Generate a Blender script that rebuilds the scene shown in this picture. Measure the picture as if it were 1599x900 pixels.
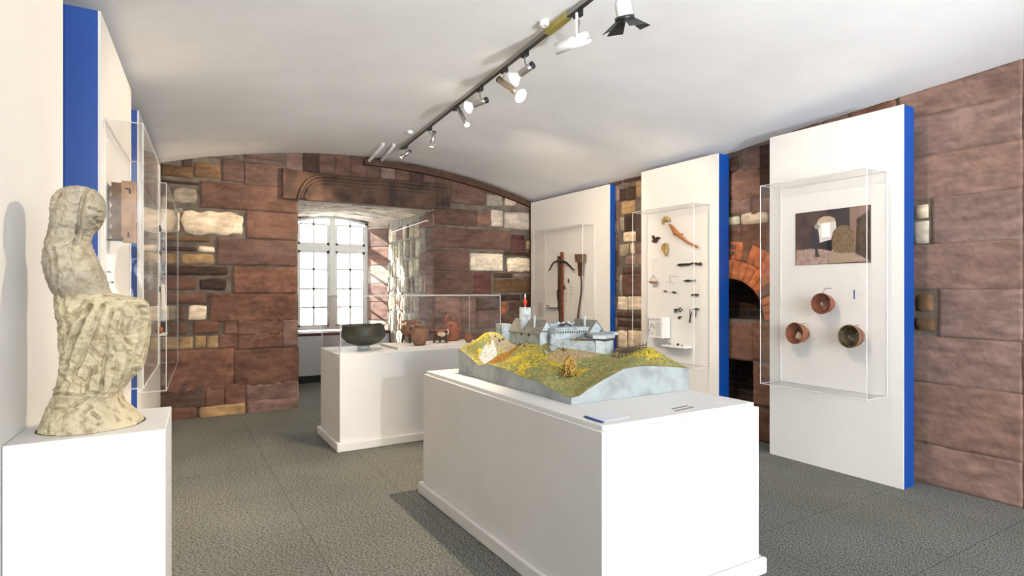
import bpy, bmesh, math, random
import numpy as np
from mathutils import Vector, Matrix, noise
from mathutils.geometry import tessellate_polygon

for o in list(bpy.data.objects): bpy.data.objects.remove(o)
SC = bpy.context.scene
COL = SC.collection
random.seed(7)

# ------------------------------------------------------------------ camera
YAW = math.radians(31.0)
FPX = 900.0
cam_d = bpy.data.cameras.new('camera'); cam = bpy.data.objects.new('camera', cam_d); COL.objects.link(cam)
cam.location = (0, 0, 1.5); cam.rotation_euler = (math.pi/2, 0, -YAW)
cam_d.sensor_width = 36; cam_d.lens = FPX/1599*36; cam_d.shift_y = 2.0/1599
cam_d.clip_start = 0.02
SC.camera = cam

# ------------------------------------------------------------------ light
SC.view_settings.view_transform = 'Standard'; SC.view_settings.look = 'None'
SC.view_settings.gamma = 1; SC.view_settings.use_curve_mapping = False
SC.view_settings.exposure = 0.15
w = bpy.data.worlds.new('sky'); SC.world = w; w.use_nodes = True
bg = w.node_tree.nodes['Background']; bg.inputs[0].default_value = (0.90, 0.96, 1.0, 1); bg.inputs[1].default_value = 14
SC.cycles.transparent_max_bounces = 40

def light(name, kind, loc, target, energy, color=(1,1,1), **kw):
    d = bpy.data.lights.new(name, kind); o = bpy.data.objects.new(name, d); COL.objects.link(o)
    o.location = loc; d.energy = energy; d.color = color
    o.rotation_euler = (Vector(target)-Vector(loc)).to_track_quat('-Z', 'Y').to_euler()
    for k, v in kw.items(): setattr(d, k, v)
    return o
# low sun entering by the window of the deep recess
light('sun', 'SUN', (0, 14, 6), (0+3.0, 14-2.6, 6-1.7), 28.0, (1, .95, .87), angle=0.01)
# lamp at the end of the hall behind the photographer, with added fill lights
light('rear_fill', 'AREA', (2.2, -7.2, 1.5), (2.2, 3, 3.4), 220, (.90, .96, 1), shape='RECTANGLE', size=3.2, size_y=2.0)  # added soft cool fill; the rear wall has no window
light('photo_lamp', 'AREA', (.65, -6.0, 2.60), (2.3, 4.6, 2.0), 215, (.97, .98, 1), shape='DISK', size=.08)
light('hall_fill', 'AREA', (4.2, -5.0, 2.0), (3.0, 4, 2.2), 40, (.90, .96, 1), shape='RECTANGLE', size=1.4, size_y=1.4)  # second unseen area light, added as weak cool fill from the right

# unseen spot added behind the photographer to brighten the vault
light('vault_fill', 'SPOT', (2.0, -3.2, 1.3), (2.3, .2, 3.15), 1900, (.97, .98, 1), spot_size=math.radians(66), spot_blend=1, shadow_soft_size=.08)

# ------------------------------------------------------------------ geometry helpers
SN, CS = math.sin(YAW), math.cos(YAW)
def ray(px, py):
    a = (px-800)/FPX
    return (SN+CS*a, CS-SN*a, (452-py)/FPX)
def onX(px, py, X):
    r = ray(px, py); t = X/r[0]; return Vector((X, r[1]*t, 1.5+r[2]*t))
def onY(px, py, Y):
    r = ray(px, py); t = Y/r[1]; return Vector((r[0]*t, Y, 1.5+r[2]*t))
def onZ(px, py, z):
    r = ray(px, py); t = (z-1.5)/r[2]; return Vector((r[0]*t, r[1]*t, z))
LS, LO = .055, -.47                     # left row of panels: X = LO + LS*Y
def leftX(Y, off=0): return LO+LS*Y+off
def onL(px, py, off=0):
    r = ray(px, py); t = (LO+off)/(r[0]-LS*r[1]); return Vector((r[0]*t, r[1]*t, 1.5+r[2]*t))
def lerp(x, xs, ys): return float(np.interp(x, xs, ys))
def vault(X, Y):
    if X > 2.4:
        d = lerp(Y, [-3, 0, 1.5, 2.6, 3.5, 4.0, 5.5, 7.7], [.18, .18, .21, .27, .33, .38, .39, .41])
    else:
        d = lerp(Y, [-3, 3, 5, 7.7], [.31, .31, .345, .40])
    return 3.29 - d*((X-2.4)/2.63)**2
def nz(x, y, z=0.0): return noise.noise(Vector((x, y, z)))
def fbm(x, y, z=0.0, o=4):
    s, a = 0, 1
    for i in range(o):
        s += a*noise.noise(Vector((x, y, z))); x *= 2.03; y *= 2.03; z *= 2.03; a *= .5
    return s

class MB:
    def __init__(s): s.v = []; s.f = []; s.m = []; s.s = []
    def add(s, vs, fs, m=0, smooth=False):
        b = len(s.v); s.v += [tuple(v) for v in vs]
        for f in fs: s.f.append([b+i for i in f]); s.m.append(m); s.s.append(smooth)
        return s
    def box(s, lo, hi, m=0, rz=0, c=None):
        x0, y0, z0 = lo; x1, y1, z1 = hi
        vs = [Vector(p) for p in ((x0,y0,z0),(x1,y0,z0),(x1,y1,z0),(x0,y1,z0),(x0,y0,z1),(x1,y0,z1),(x1,y1,z1),(x0,y1,z1))]
        if rz:
            c = Vector(c or ((x0+x1)/2, (y0+y1)/2, 0)); R = Matrix.Rotation(rz, 3, 'Z'); vs = [R@(v-c)+c for v in vs]
        return s.add(vs, [(0,3,2,1),(4,5,6,7),(0,1,5,4),(1,2,6,5),(2,3,7,6),(3,0,4,7)], m)
    def hexa(s, p, m=0):                # 8 points: bottom ring, top ring
        return s.add(p, [(0,3,2,1),(4,5,6,7),(0,1,5,4),(1,2,6,5),(2,3,7,6),(3,0,4,7)], m)
    def tube(s, pts, r, n=10, m=0, caps=True, smooth=True):
        pts = [Vector(p) for p in pts]; rs = r if isinstance(r, (list, tuple)) else [r]*len(pts)
        rings = []; up = None
        for i, p in enumerate(pts):
            t = (pts[min(i+1, len(pts)-1)]-pts[max(i-1, 0)])
            if t.length < 1e-9: t = Vector((0, 0, 1))
            t.normalize()
            if up is None: up = Vector((0, 0, 1)) if abs(t.z) < .9 else Vector((1, 0, 0))
            a = t.cross(up); a.normalize(); b = a.cross(t); b.normalize(); up = b
            rings.append([p+(a*math.cos(2*math.pi*k/n)+b*math.sin(2*math.pi*k/n))*rs[i] for k in range(n)])
        vs = [v for g in rings for v in g]; fs = []
        for i in range(len(pts)-1):
            for k in range(n): fs.append((i*n+k, i*n+(k+1) % n, (i+1)*n+(k+1) % n, (i+1)*n+k))
        s.add(vs, fs, m, smooth)
        if caps:
            s.add(rings[0], [tuple(reversed(range(n)))], m); s.add(rings[-1], [tuple(range(n))], m)
        return s
    def lathe(s, prof, n=32, M=None, m=0, smooth=True):   # profile (r, z)
        M = M or Matrix(); vs = []
        for r, z in prof:
            for k in range(n): a = 2*math.pi*k/n; vs.append(M@Vector((r*math.cos(a), r*math.sin(a), z)))
        fs = []
        for i in range(len(prof)-1):
            for k in range(n): fs.append((i*n+k, i*n+(k+1) % n, (i+1)*n+(k+1) % n, (i+1)*n+k))
        return s.add(vs, fs, m, smooth)
    def ell(s, c, r, n=14, k=10, m=0, rot=None, bump=0, seed=0):
        c = Vector(c); vs = []; R = rot or Matrix.Identity(3)
        for i in range(k+1):
            t = math.pi*i/k
            for j in range(n):
                a = 2*math.pi*j/n; d = Vector((math.sin(t)*math.cos(a), math.sin(t)*math.sin(a), math.cos(t)))
                q = 1+bump*nz(d.x*1.7+seed, d.y*1.7, d.z*1.7+seed) if bump else 1
                vs.append(c+R@Vector((d.x*r[0]*q, d.y*r[1]*q, d.z*r[2]*q)))
        fs = []
        for i in range(k):
            for j in range(n): fs.append((i*n+j, (i+1)*n+j, (i+1)*n+(j+1) % n, i*n+(j+1) % n))
        return s.add(vs, fs, m, True)
    def prism(s, pts, d, m=0):          # planar polygon extruded by vector d
        pts = [Vector(p) for p in pts]; d = Vector(d); n = len(pts)
        tri = tessellate_polygon([pts])
        fs = [tuple(t) for t in tri]+[tuple(n+i for i in reversed(t)) for t in tri]
        fs += [(i, (i+1) % n, n+(i+1) % n, n+i) for i in range(n)]
        return s.add(pts+[p+d for p in pts], fs, m)
    def build(s, name, mats, parent=None, bevel=0, origin=None, weld=False, seg=2):
        me = bpy.data.meshes.new(name); o = bpy.data.objects.new(name, me); COL.objects.link(o)
        org = Vector(origin) if origin is not None else None
        me.from_pydata([tuple(Vector(v)-org) for v in s.v] if org else s.v, [], s.f)
        if org: o.location = org
        for m in (mats if isinstance(mats, (list, tuple)) else [mats]): me.materials.append(m)
        me.polygons.foreach_set('material_index', s.m); me.polygons.foreach_set('use_smooth', s.s)
        bm = bmesh.new(); bm.from_mesh(me)
        if weld: bmesh.ops.remove_doubles(bm, verts=bm.verts, dist=1e-6)
        bmesh.ops.recalc_face_normals(bm, faces=bm.faces); bm.to_mesh(me); bm.free()
        if bevel:
            b = o.modifiers.new('bevel', 'BEVEL'); b.width = bevel; b.segments = seg; b.limit_method = 'ANGLE'
        if parent is not None:
            o.parent = parent; o.location = o.location-parent.location
        return o
def tag(o, label, cat, group=None, kind=None):
    o['label'] = label; o['category'] = cat
    if group: o['group'] = group
    if kind: o['kind'] = kind
    return o
def thing(name, loc, label, cat, group=None):
    o = bpy.data.objects.new(name, None); o.empty_display_size = .05; COL.objects.link(o); o.location = loc
    return tag(o, label, cat, group)
def struct(o): o['kind'] = 'structure'; return o

# ------------------------------------------------------------------ materials
def srgb(r, g, b):
    f = lambda c: (c/12.92 if c <= .04045 else ((c+.055)/1.055)**2.4)
    return tuple(f(v/255) for v in (r, g, b))
def mat(name, col, rough=.6, metal=0, var=0, vscale=8, bump=0, bscale=40, col2=None, spec=.5, emit=0, coat=0, detail=6, attr=None, thr=(.35, .65), zs=1):
    m = bpy.data.materials.new(name); m.use_nodes = True; nt = m.node_tree; N = nt.nodes; L = nt.links
    p = N['Principled BSDF']; p.inputs['Roughness'].default_value = rough; p.inputs['Metallic'].default_value = metal
    p.inputs['Specular IOR Level'].default_value = spec; p.inputs['Coat Weight'].default_value = coat
    p.inputs['Base Color'].default_value = (*col, 1)
    tc = N.new('ShaderNodeTexCoord')
    src = None
    if attr:
        a = N.new('ShaderNodeAttribute'); a.attribute_name = attr; src = a.outputs['Color']
    if col2 or var:
        n = N.new('ShaderNodeTexNoise'); n.inputs['Scale'].default_value = vscale; n.inputs['Detail'].default_value = detail
        if zs != 1:
            mz = N.new('ShaderNodeMapping'); mz.inputs['Scale'].default_value = (1, 1, zs); L.new(tc.outputs['Object'], mz.inputs[0]); L.new(mz.outputs[0], n.inputs['Vector'])
        else: L.new(tc.outputs['Object'], n.inputs['Vector'])
        mr = N.new('ShaderNodeMapRange'); mr.inputs[1].default_value = thr[0]; mr.inputs[2].default_value = thr[1]
        L.new(n.outputs['Fac'], mr.inputs[0])
        mx = N.new('ShaderNodeMix'); mx.data_type = 'RGBA'
        if col2:
            L.new(mr.outputs[0], mx.inputs['Factor']); mx.inputs[6].default_value = (*col, 1); mx.inputs[7].default_value = (*col2, 1)
            if src: L.new(src, mx.inputs[6])
        else:
            mx.blend_type = 'MULTIPLY'; mx.inputs['Factor'].default_value = 1
            mx.inputs[6].default_value = (*col, 1)
            if src: L.new(src, mx.inputs[6])
            mr.inputs[3].default_value = 1-var; mr.inputs[4].default_value = 1+var*.6
            L.new(mr.outputs[0], mx.inputs[7])
        src = mx.outputs[2]
    if src: L.new(src, p.inputs['Base Color'])
    if bump:
        n2 = N.new('ShaderNodeTexNoise'); n2.inputs['Scale'].default_value = bscale; n2.inputs['Detail'].default_value = 8
        L.new(tc.outputs['Object'], n2.inputs['Vector'])
        b = N.new('ShaderNodeBump'); b.inputs['Strength'].default_value = min(1, bump); b.inputs['Distance'].default_value = .004*max(1, bump)
        L.new(n2.outputs['Fac'], b.inputs['Height']); L.new(b.outputs['Normal'], p.inputs['Normal'])
    if emit:
        p.inputs['Emission Color'].default_value = (*col, 1); p.inputs['Emission Strength'].default_value = emit
    return m
M_white = mat('white_paint', (.71, .705, .69), .55, bump=.15, bscale=90, var=.03, vscale=3)
M_panel = mat('panel_paint', (.73, .715, .695), .6, var=.03, vscale=2)
M_blue = mat('blue_paint', (0.0, .06, .32), .5)
M_ceil = mat('plaster', (.88, .885, .89), .85, bump=.5, bscale=14, var=.05, vscale=1.3)
M_mortar = mat('mortar', srgb(104, 94, 84), .95, var=.35, vscale=9, bump=1, bscale=60)
M_stone = mat('stone', (.3, .3, .3), .88, attr='Col', var=.24, vscale=5, zs=3.2, bump=1.3, bscale=50, detail=14, spec=.25)
M_black = mat('black_metal', (.012, .013, .015), .45)
M_chrome = mat('brushed_steel', (.55, .54, .52), .32, metal=1)
M_steel2 = mat('warm_steel', (.62, .52, .38), .35, metal=1)
M_whitemetal = mat('white_enamel', (.85, .85, .85), .35)
M_dark = mat('dark_iron', (.025, .022, .02), .6, metal=.4, var=.4, vscale=60, bump=.6, bscale=150)
M_wood_d = mat('dark_wood', srgb(84, 52, 32), .55, col2=srgb(48, 32, 22), vscale=18, bump=.6, bscale=60)
M_wood_r = mat('red_wood', srgb(140, 72, 36), .5, col2=srgb(96, 44, 22), vscale=22, bump=.5, bscale=60)
M_bronze = mat('green_bronze', srgb(52, 56, 48), .5, col2=srgb(92, 80, 52), vscale=11, bump=.6, bscale=40, metal=.25, thr=(.48, .7))
M_terra = mat('terracotta', srgb(158, 94, 68), .6, col2=srgb(122, 72, 52), vscale=16, bump=.5, bscale=60)
M_terra2 = mat('brown_earthenware', srgb(150, 108, 80), .6, col2=srgb(120, 82, 62), vscale=9, bump=.5, bscale=60)
M_glaze = mat('brown_glaze', srgb(140, 80, 56), .12, col2=srgb(96, 50, 36), vscale=14, coat=1)
M_glaze_g = mat('green_glaze', srgb(98, 88, 66), .12, col2=srgb(60, 58, 44), vscale=12, coat=1)
M_cream = mat('cream_fill', srgb(214, 196, 168), .7, var=.1, vscale=30)
M_ink = mat('grey_ink', (.30, .28, .28), .8)
M_redbrown_ink = mat('brown_plate', srgb(110, 84, 78), .6)
M_paper = mat('paper', (.82, .82, .81), .7)
M_brownstrip = mat('dark_strip', srgb(72, 44, 28), .7, var=.3, vscale=10)
M_statue = mat('weathered_limestone', srgb(206, 196, 172), .92, col2=srgb(150, 134, 108), vscale=42, bump=1.8, bscale=60, detail=15, thr=(.50, .68), attr='Col', spec=.2)
M_castle = mat('painted_plaster', srgb(176, 186, 188), .8, col2=srgb(132, 140, 142), vscale=24, bump=.6, bscale=120, thr=(.45, .7))
M_castle_roof = mat('model_slate', srgb(140, 136, 126), .8, var=.25, vscale=60, bump=.5, bscale=200)
M_castle_wood = mat('model_wood', srgb(96, 84, 66), .8, var=.3, vscale=60)
M_base = mat('cast_plaster', srgb(162, 170, 171), .75, col2=srgb(128, 133, 134), vscale=9, bump=.8, bscale=26, thr=(.42, .72))
M_terrain = mat('scenic_grass', (.3, .3, .1), .95, attr='Col', var=.35, vscale=90, bump=1.5, bscale=160, spec=.1)
M_tree = mat('model_foliage', srgb(204, 170, 84), .9, col2=srgb(140, 104, 48), vscale=60)
M_bush = mat('model_bush', srgb(150, 116, 60), .9, col2=srgb(96, 76, 44), vscale=60)
M_red = mat('red_cloth', srgb(214, 70, 36), .6)
M_winframe = mat('window_paint', (.70, .71, .70), .5)
M_radiator = mat('grey_panel', srgb(196, 200, 206), .6)
M_tape = mat('yellow_tape', srgb(196, 184, 96), .5)

def glass(name, ior=1.45, tint=(1, 1, 1), gl=1.0):
    m = bpy.data.materials.new(name); m.use_nodes = True; nt = m.node_tree; N = nt.nodes; L = nt.links; N.clear()
    o = N.new('ShaderNodeOutputMaterial'); mx = N.new('ShaderNodeMixShader'); t = N.new('ShaderNodeBsdfTransparent'); g = N.new('ShaderNodeBsdfGlossy')
    t.inputs[0].default_value = (*tint, 1); g.inputs['Roughness'].default_value = .01
    f = N.new('ShaderNodeLayerWeight'); f.inputs[0].default_value = .5
    q = N.new('ShaderNodeMath'); q.operation = 'POWER'; q.inputs[1].default_value = 5; L.new(f.outputs['Facing'], q.inputs[0])
    k = N.new('ShaderNodeMath'); k.operation = 'MULTIPLY_ADD'; k.inputs[1].default_value = .9*gl; k.inputs[2].default_value = .035*gl; L.new(q.outputs[0], k.inputs[0])
    L.new(k.outputs[0], mx.inputs[0]); L.new(t.outputs[0], mx.inputs[1]); L.new(g.outputs[0], mx.inputs[2]); L.new(mx.outputs[0], o.inputs[0])
    return m
M_glass = glass('acrylic', 1.35, (.998, .998, .998), .7)
M_winglass = glass('window_glass', 1.4)
def edge_mat():
    m = bpy.data.materials.new('acrylic_edge'); m.use_nodes = True; nt = m.node_tree; N = nt.nodes; L = nt.links; N.clear()
    o = N.new('ShaderNodeOutputMaterial'); mx = N.new('ShaderNodeMixShader'); t = N.new('ShaderNodeBsdfTransparent'); g = N.new('ShaderNodeBsdfPrincipled')
    g.inputs['Base Color'].default_value = (.82, .84, .86, 1); g.inputs['Roughness'].default_value = .25
    mx.inputs[0].default_value = .5
    L.new(t.outputs[0], mx.inputs[1]); L.new(g.outputs[0], mx.inputs[2]); L.new(mx.outputs[0], o.inputs[0]); return m
M_edge = edge_mat()
def bulb_mat(s=14):
    m = bpy.data.materials.new('lit_bulb'); m.use_nodes = True; N = m.node_tree.nodes; N.clear()
    o = N.new('ShaderNodeOutputMaterial'); e = N.new('ShaderNodeEmission'); e.inputs[0].default_value = (1, .86, .62, 1); e.inputs[1].default_value = s
    m.node_tree.links.new(e.outputs[0], o.inputs[0]); return m
M_bulb = bulb_mat()

def carpet():
    m = bpy.data.materials.new('carpet_tiles'); m.use_nodes = True; nt = m.node_tree; N = nt.nodes; L = nt.links
    p = N['Principled BSDF']; p.inputs['Roughness'].default_value = 1; p.inputs['Specular IOR Level'].default_value = .1
    tc = N.new('ShaderNodeTexCoord')
    mp = N.new('ShaderNodeMapping'); mp.inputs['Scale'].default_value = (1, 2.2, 1); mp.inputs['Rotation'].default_value = (0, 0, .5); L.new(tc.outputs['Object'], mp.inputs[0])
    n = N.new('ShaderNodeTexNoise'); n.inputs['Scale'].default_value = 72; n.inputs['Detail'].default_value = 4; n.inputs['Roughness'].default_value = .7; L.new(mp.outputs[0], n.inputs['Vector'])
    cr = N.new('ShaderNodeValToRGB'); e = cr.color_ramp.elements
    e[0].position = .40; e[0].color = (*srgb(48, 51, 52), 1); e[1].position = .60; e[1].color = (*srgb(146, 147, 140), 1)
    L.new(n.outputs['Fac'], cr.inputs[0])
    n3 = N.new('ShaderNodeTexNoise'); n3.inputs['Scale'].default_value = 1.4; L.new(tc.outputs['Object'], n3.inputs['Vector'])
    mr = N.new('ShaderNodeMapRange'); mr.inputs[1].default_value = .3; mr.inputs[2].default_value = .7; mr.inputs[3].default_value = .9; mr.inputs[4].default_value = 1.08; L.new(n3.outputs['Fac'], mr.inputs[0])
    br = N.new('ShaderNodeTexBrick'); br.offset = 0; br.inputs['Scale'].default_value = 1; br.inputs['Brick Width'].default_value = .75; br.inputs['Row Height'].default_value = .75
    br.inputs['Mortar Size'].default_value = .003; br.inputs['Color1'].default_value = (1, 1, 1, 1); br.inputs['Color2'].default_value = (.97, .97, .97, 1); br.inputs['Mortar'].default_value = (.62, .62, .62, 1)
    L.new(tc.outputs['Object'], br.inputs['Vector'])
    m1 = N.new('ShaderNodeMix'); m1.data_type = 'RGBA'; m1.blend_type = 'MULTIPLY'; m1.inputs['Factor'].default_value = 1; L.new(cr.outputs[0], m1.inputs[6]); L.new(mr.outputs[0], m1.inputs[7])
    m2 = N.new('ShaderNodeMix'); m2.data_type = 'RGBA'; m2.blend_type = 'MULTIPLY'; m2.inputs['Factor'].default_value = 1; L.new(m1.outputs[2], m2.inputs[6]); L.new(br.outputs['Color'], m2.inputs[7])
    L.new(m2.outputs[2], p.inputs['Base Color'])
    b = N.new('ShaderNodeBump'); b.inputs['Strength'].default_value = .3; b.inputs['Distance'].default_value = .002; L.new(n.outputs['Fac'], b.inputs['Height']); L.new(b.outputs[0], p.inputs['Normal'])
    return m
M_carpet = carpet()
def brickmat():
    m = bpy.data.materials.new('old_brick'); m.use_nodes = True; nt = m.node_tree; N = nt.nodes; L = nt.links
    p = N['Principled BSDF']; p.inputs['Roughness'].default_value = .95
    tc = N.new('ShaderNodeTexCoord'); mp = N.new('ShaderNodeMapping'); mp.inputs['Rotation'].default_value = (math.pi/2, 0, math.pi/2)
    sx = N.new('ShaderNodeSeparateXYZ'); cx = N.new('ShaderNodeCombineXYZ'); L.new(tc.outputs['Object'], sx.inputs[0]); L.new(sx.outputs[1], cx.inputs[0]); L.new(sx.outputs[2], cx.inputs[1])
    br = N.new('ShaderNodeTexBrick'); br.inputs['Scale'].default_value = 1; br.inputs['Brick Width'].default_value = .2; br.inputs['Row Height'].default_value = .075; br.inputs['Mortar Size'].default_value = .01
    br.inputs['Color1'].default_value = (*srgb(104, 66, 56), 1); br.inputs['Color2'].default_value = (*srgb(76, 62, 58), 1); br.inputs['Mortar'].default_value = (*srgb(92, 90, 86), 1)
    L.new(cx.outputs[0], br.inputs['Vector']); L.new(br.outputs['Color'], p.inputs['Base Color']); return m
M_brick = brickmat()

# ------------------------------------------------------------------ stone walls
KIND = {'R': (102, 77, 67), 'r': (116, 84, 70), 'P': (132, 104, 93), 'D': (76, 57, 50), 'W': (218, 200, 176), 'T': (166, 136, 100),
        't': (112, 86, 62), 'G': (150, 140, 126), 'M': (96, 62, 60), 'O': (176, 106, 70), 'L': (184, 168, 152), 'Y': (200, 194, 170), 'V': (131, 106, 97)}
def stone_mesh(name, blocks, mp, res=.022, clampf=None, parent=None, m=None):
    """blocks: (u0,v0,u1,v1,kind,round,rough,tool,proud); mp(u,v,d)->world"""
    V = []; F = []; Cc = []
    for bi, b in enumerate(blocks):
        u0, v0, u1, v1, k = b[:5]
        if u0 > u1: u0, u1 = u1, u0
        if v0 > v1: v0, v1 = v1, v0
        rnd, rough, tool, proud = (list(b[5:])+[.006, .003, 0, .018][len(b)-5:])[:4]
        if rnd <= .01: u0 -= .007; u1 += .007; v0 -= .007; v1 += .007
        w_, h_ = u1-u0, v1-v0
        if w_ < .015 or h_ < .015: continue
        if clampf and v0 > clampf((u0+u1)/2)-.01: continue
        nu = max(4, min(110, int(w_/res))); nv = max(4, min(60, int(h_/res)))
        c = srgb(*KIND[k]); jt = random.uniform(.94, 1.06) if rnd <= .004 else random.uniform(.86, 1.14); jr = random.uniform(.95, 1.05); sd = random.uniform(0, 99)
        base = len(V); cu, cv = (u0+u1)/2, (v0+v1)/2; ca, sa = math.cos(tool or 0), math.sin(tool or 0)
        eu, ev = min(.3, .010/w_), min(.3, .010/h_)
        ga = [-1, -1+eu]+[(-1+eu)+(2-2*eu)*i/(nu-2) for i in range(1, nu-2)]+[1-eu, 1]
        ge = [-1, -1+ev]+[(-1+ev)+(2-2*ev)*j/(nv-2) for j in range(1, nv-2)]+[1-ev, 1]
        for j in range(nv+1):
            for i in range(nu+1):
                a = ga[i]; e = ge[j]
                # pull the square grid in towards a rounded, slightly wobbly outline
                if rnd > .02:
                    q = .55*min(1, rnd/.08)
                    aa = a*math.sqrt(1-q*e*e/2); ee = e*math.sqrt(1-q*a*a/2)
                else: aa, ee = a, e
                u = cu+aa*w_/2; v = cv+ee*h_/2
                bd = max(abs(a), abs(e))
                jit = (min(w_, h_)*.10*min(1, rnd/.05)+.0025)*(bd**3)
                u += jit*nz(u*9+sd, v*9, 1.3); v += jit*nz(u*9, v*9+sd, 7.7)
                if clampf: v = min(v, clampf(u)-.0005)
                ed = min((1-abs(a))*w_/2, (1-abs(e))*h_/2)
                er = .004+rnd*.5
                f = min(1, ed/er); f = math.sqrt(max(0, 1-(1-f)**2))
                d = -.006+(proud+.006)*f
                if f > 0:
                    d += rough*f*(fbm(u*7+sd, v*7, sd, 4))
                    if tool is not None and tool != 0:
                        s_ = (u*ca+v*sa)*62+3*nz(u*4+sd, v*4)
                        d += .0075*f*math.sin(s_)*(.4+.6*abs(nz(u*3, v*3, sd)))
                V.append(mp(u, v, d))
                g = jt*(1+(.16 if rnd <= .004 else .35)*nz(u*2.3+sd, v*4.5, 3)+.22*nz(u*9, v*26, sd)+.22*nz(u*40, v*60, sd)+.16*nz(u*90, v*90, sd))
                if k in 'VP': g *= 1-.25*max(0, nz(u*1.1, v*9, 12))+.25*max(0, nz(u*5, v*1.2, 31)-.1)
                if tool: g *= 1+.16*math.sin((u*ca+v*sa)*62+3*nz(u*4+sd, v*4)+1)*abs(nz(u*3, v*3, sd))*2
                Cc.append((c[0]*g*jr, c[1]*g, c[2]*g/jr, 1))
        for j in range(nv):
            for i in range(nu):
                p = base+j*(nu+1)+i; F.append((p, p+1, p+nu+2, p+nu+1))
    me = bpy.data.meshes.new(name); me.from_pydata([tuple(x) for x in V], [], F); me.materials.append(m or M_stone)
    at = me.color_attributes.new('Col', 'FLOAT_COLOR', 'POINT'); at.data.foreach_set('color', np.array(Cc, dtype=np.float32).ravel())
    me.polygons.foreach_set('use_smooth', [True]*len(F))
    o = bpy.data.objects.new(name, me); COL.objects.link(o)
    if parent is not None: o.parent = parent
    return o
def autofill(u0, u1, v0, v1, rh, bw, kinds, avoid=(), g=.014, **kw):
    out = []; v = v0; rnd = kw.get('rnd', .012); rough = kw.get('rough', .006); tool = kw.get('tool', 0)
    while v < v1-.03:
        h = min(rh*random.uniform(.75, 1.25), v1-v); u = u0-random.uniform(0, bw*.5)
        while u < u1-.02:
            w_ = bw*random.uniform(.55, 1.5); a0, a1 = max(u, u0), min(u+w_, u1)
            if u1-a1 < bw*.25: a1 = u1
            pieces = [(a0+g/2, a1-g/2)]
            for (x0, y0, x1, y1) in avoid:
                if y0 < v+h-.02 and y1 > v+.02:
                    np_ = []
                    for p, q in pieces:
                        if x1 <= p or x0 >= q: np_.append((p, q))
                        else:
                            if x0-p > .05: np_.append((p, x0-g))
                            if q-x1 > .05: np_.append((x1+g, q))
                    pieces = np_
            for p, q in pieces:
                if q-p > .03: out.append((p, v+g/2, q, v+h-g/2, random.choice(kinds), rnd, rough, tool, .016+random.uniform(-.004, .006)))
            u = a1 if a1 == u1 else u+w_
        v += h
    return out
def rects(bl): return [(min(b[0], b[2]), min(b[1], b[3]), max(b[0], b[2]), max(b[1], b[3])) for b in bl]

# ================================================================== STRUCTURE
YB = 7.7; XR = 5.03
# floor
b = MB(); b.box((-1.6, -7.8, -.1), (5.9, 10.2, 0)); struct(b.build('floor', M_carpet))
# vaulted ceiling, a thick shell
b = MB(); xs = np.linspace(-1.6, 5.5, 58); ys = np.linspace(-7.8, YB+.35, 62)
vs = [(x, y, vault(x, y)) for y in ys for x in xs]; n1 = len(vs); vs += [(x, y, 3.75) for y in ys for x in xs]
fs = []; W = len(xs); H = len(ys)
for j in range(H-1):
    for i in range(W-1):
        p = j*W+i; fs += [(p, p+1, p+W+1, p+W), (n1+p, n1+p+W, n1+p+W+1, n1+p+1)]
b.add(vs, fs, 0, True)
rim = [i for i in range(W)]+[j*W+W-1 for j in range(1, H)]+[(H-1)*W+i for i in range(W-2, -1, -1)]+[j*W for j in range(H-2, 0, -1)]
b.add([vs[i] for i in rim]+[vs[n1+i] for i in rim], [(i, (i+1) % len(rim), len(rim)+(i+1) % len(rim), len(rim)+i) for i in range(len(rim))])
ceil = struct(b.build('ceiling', M_ceil, weld=True))

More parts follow.
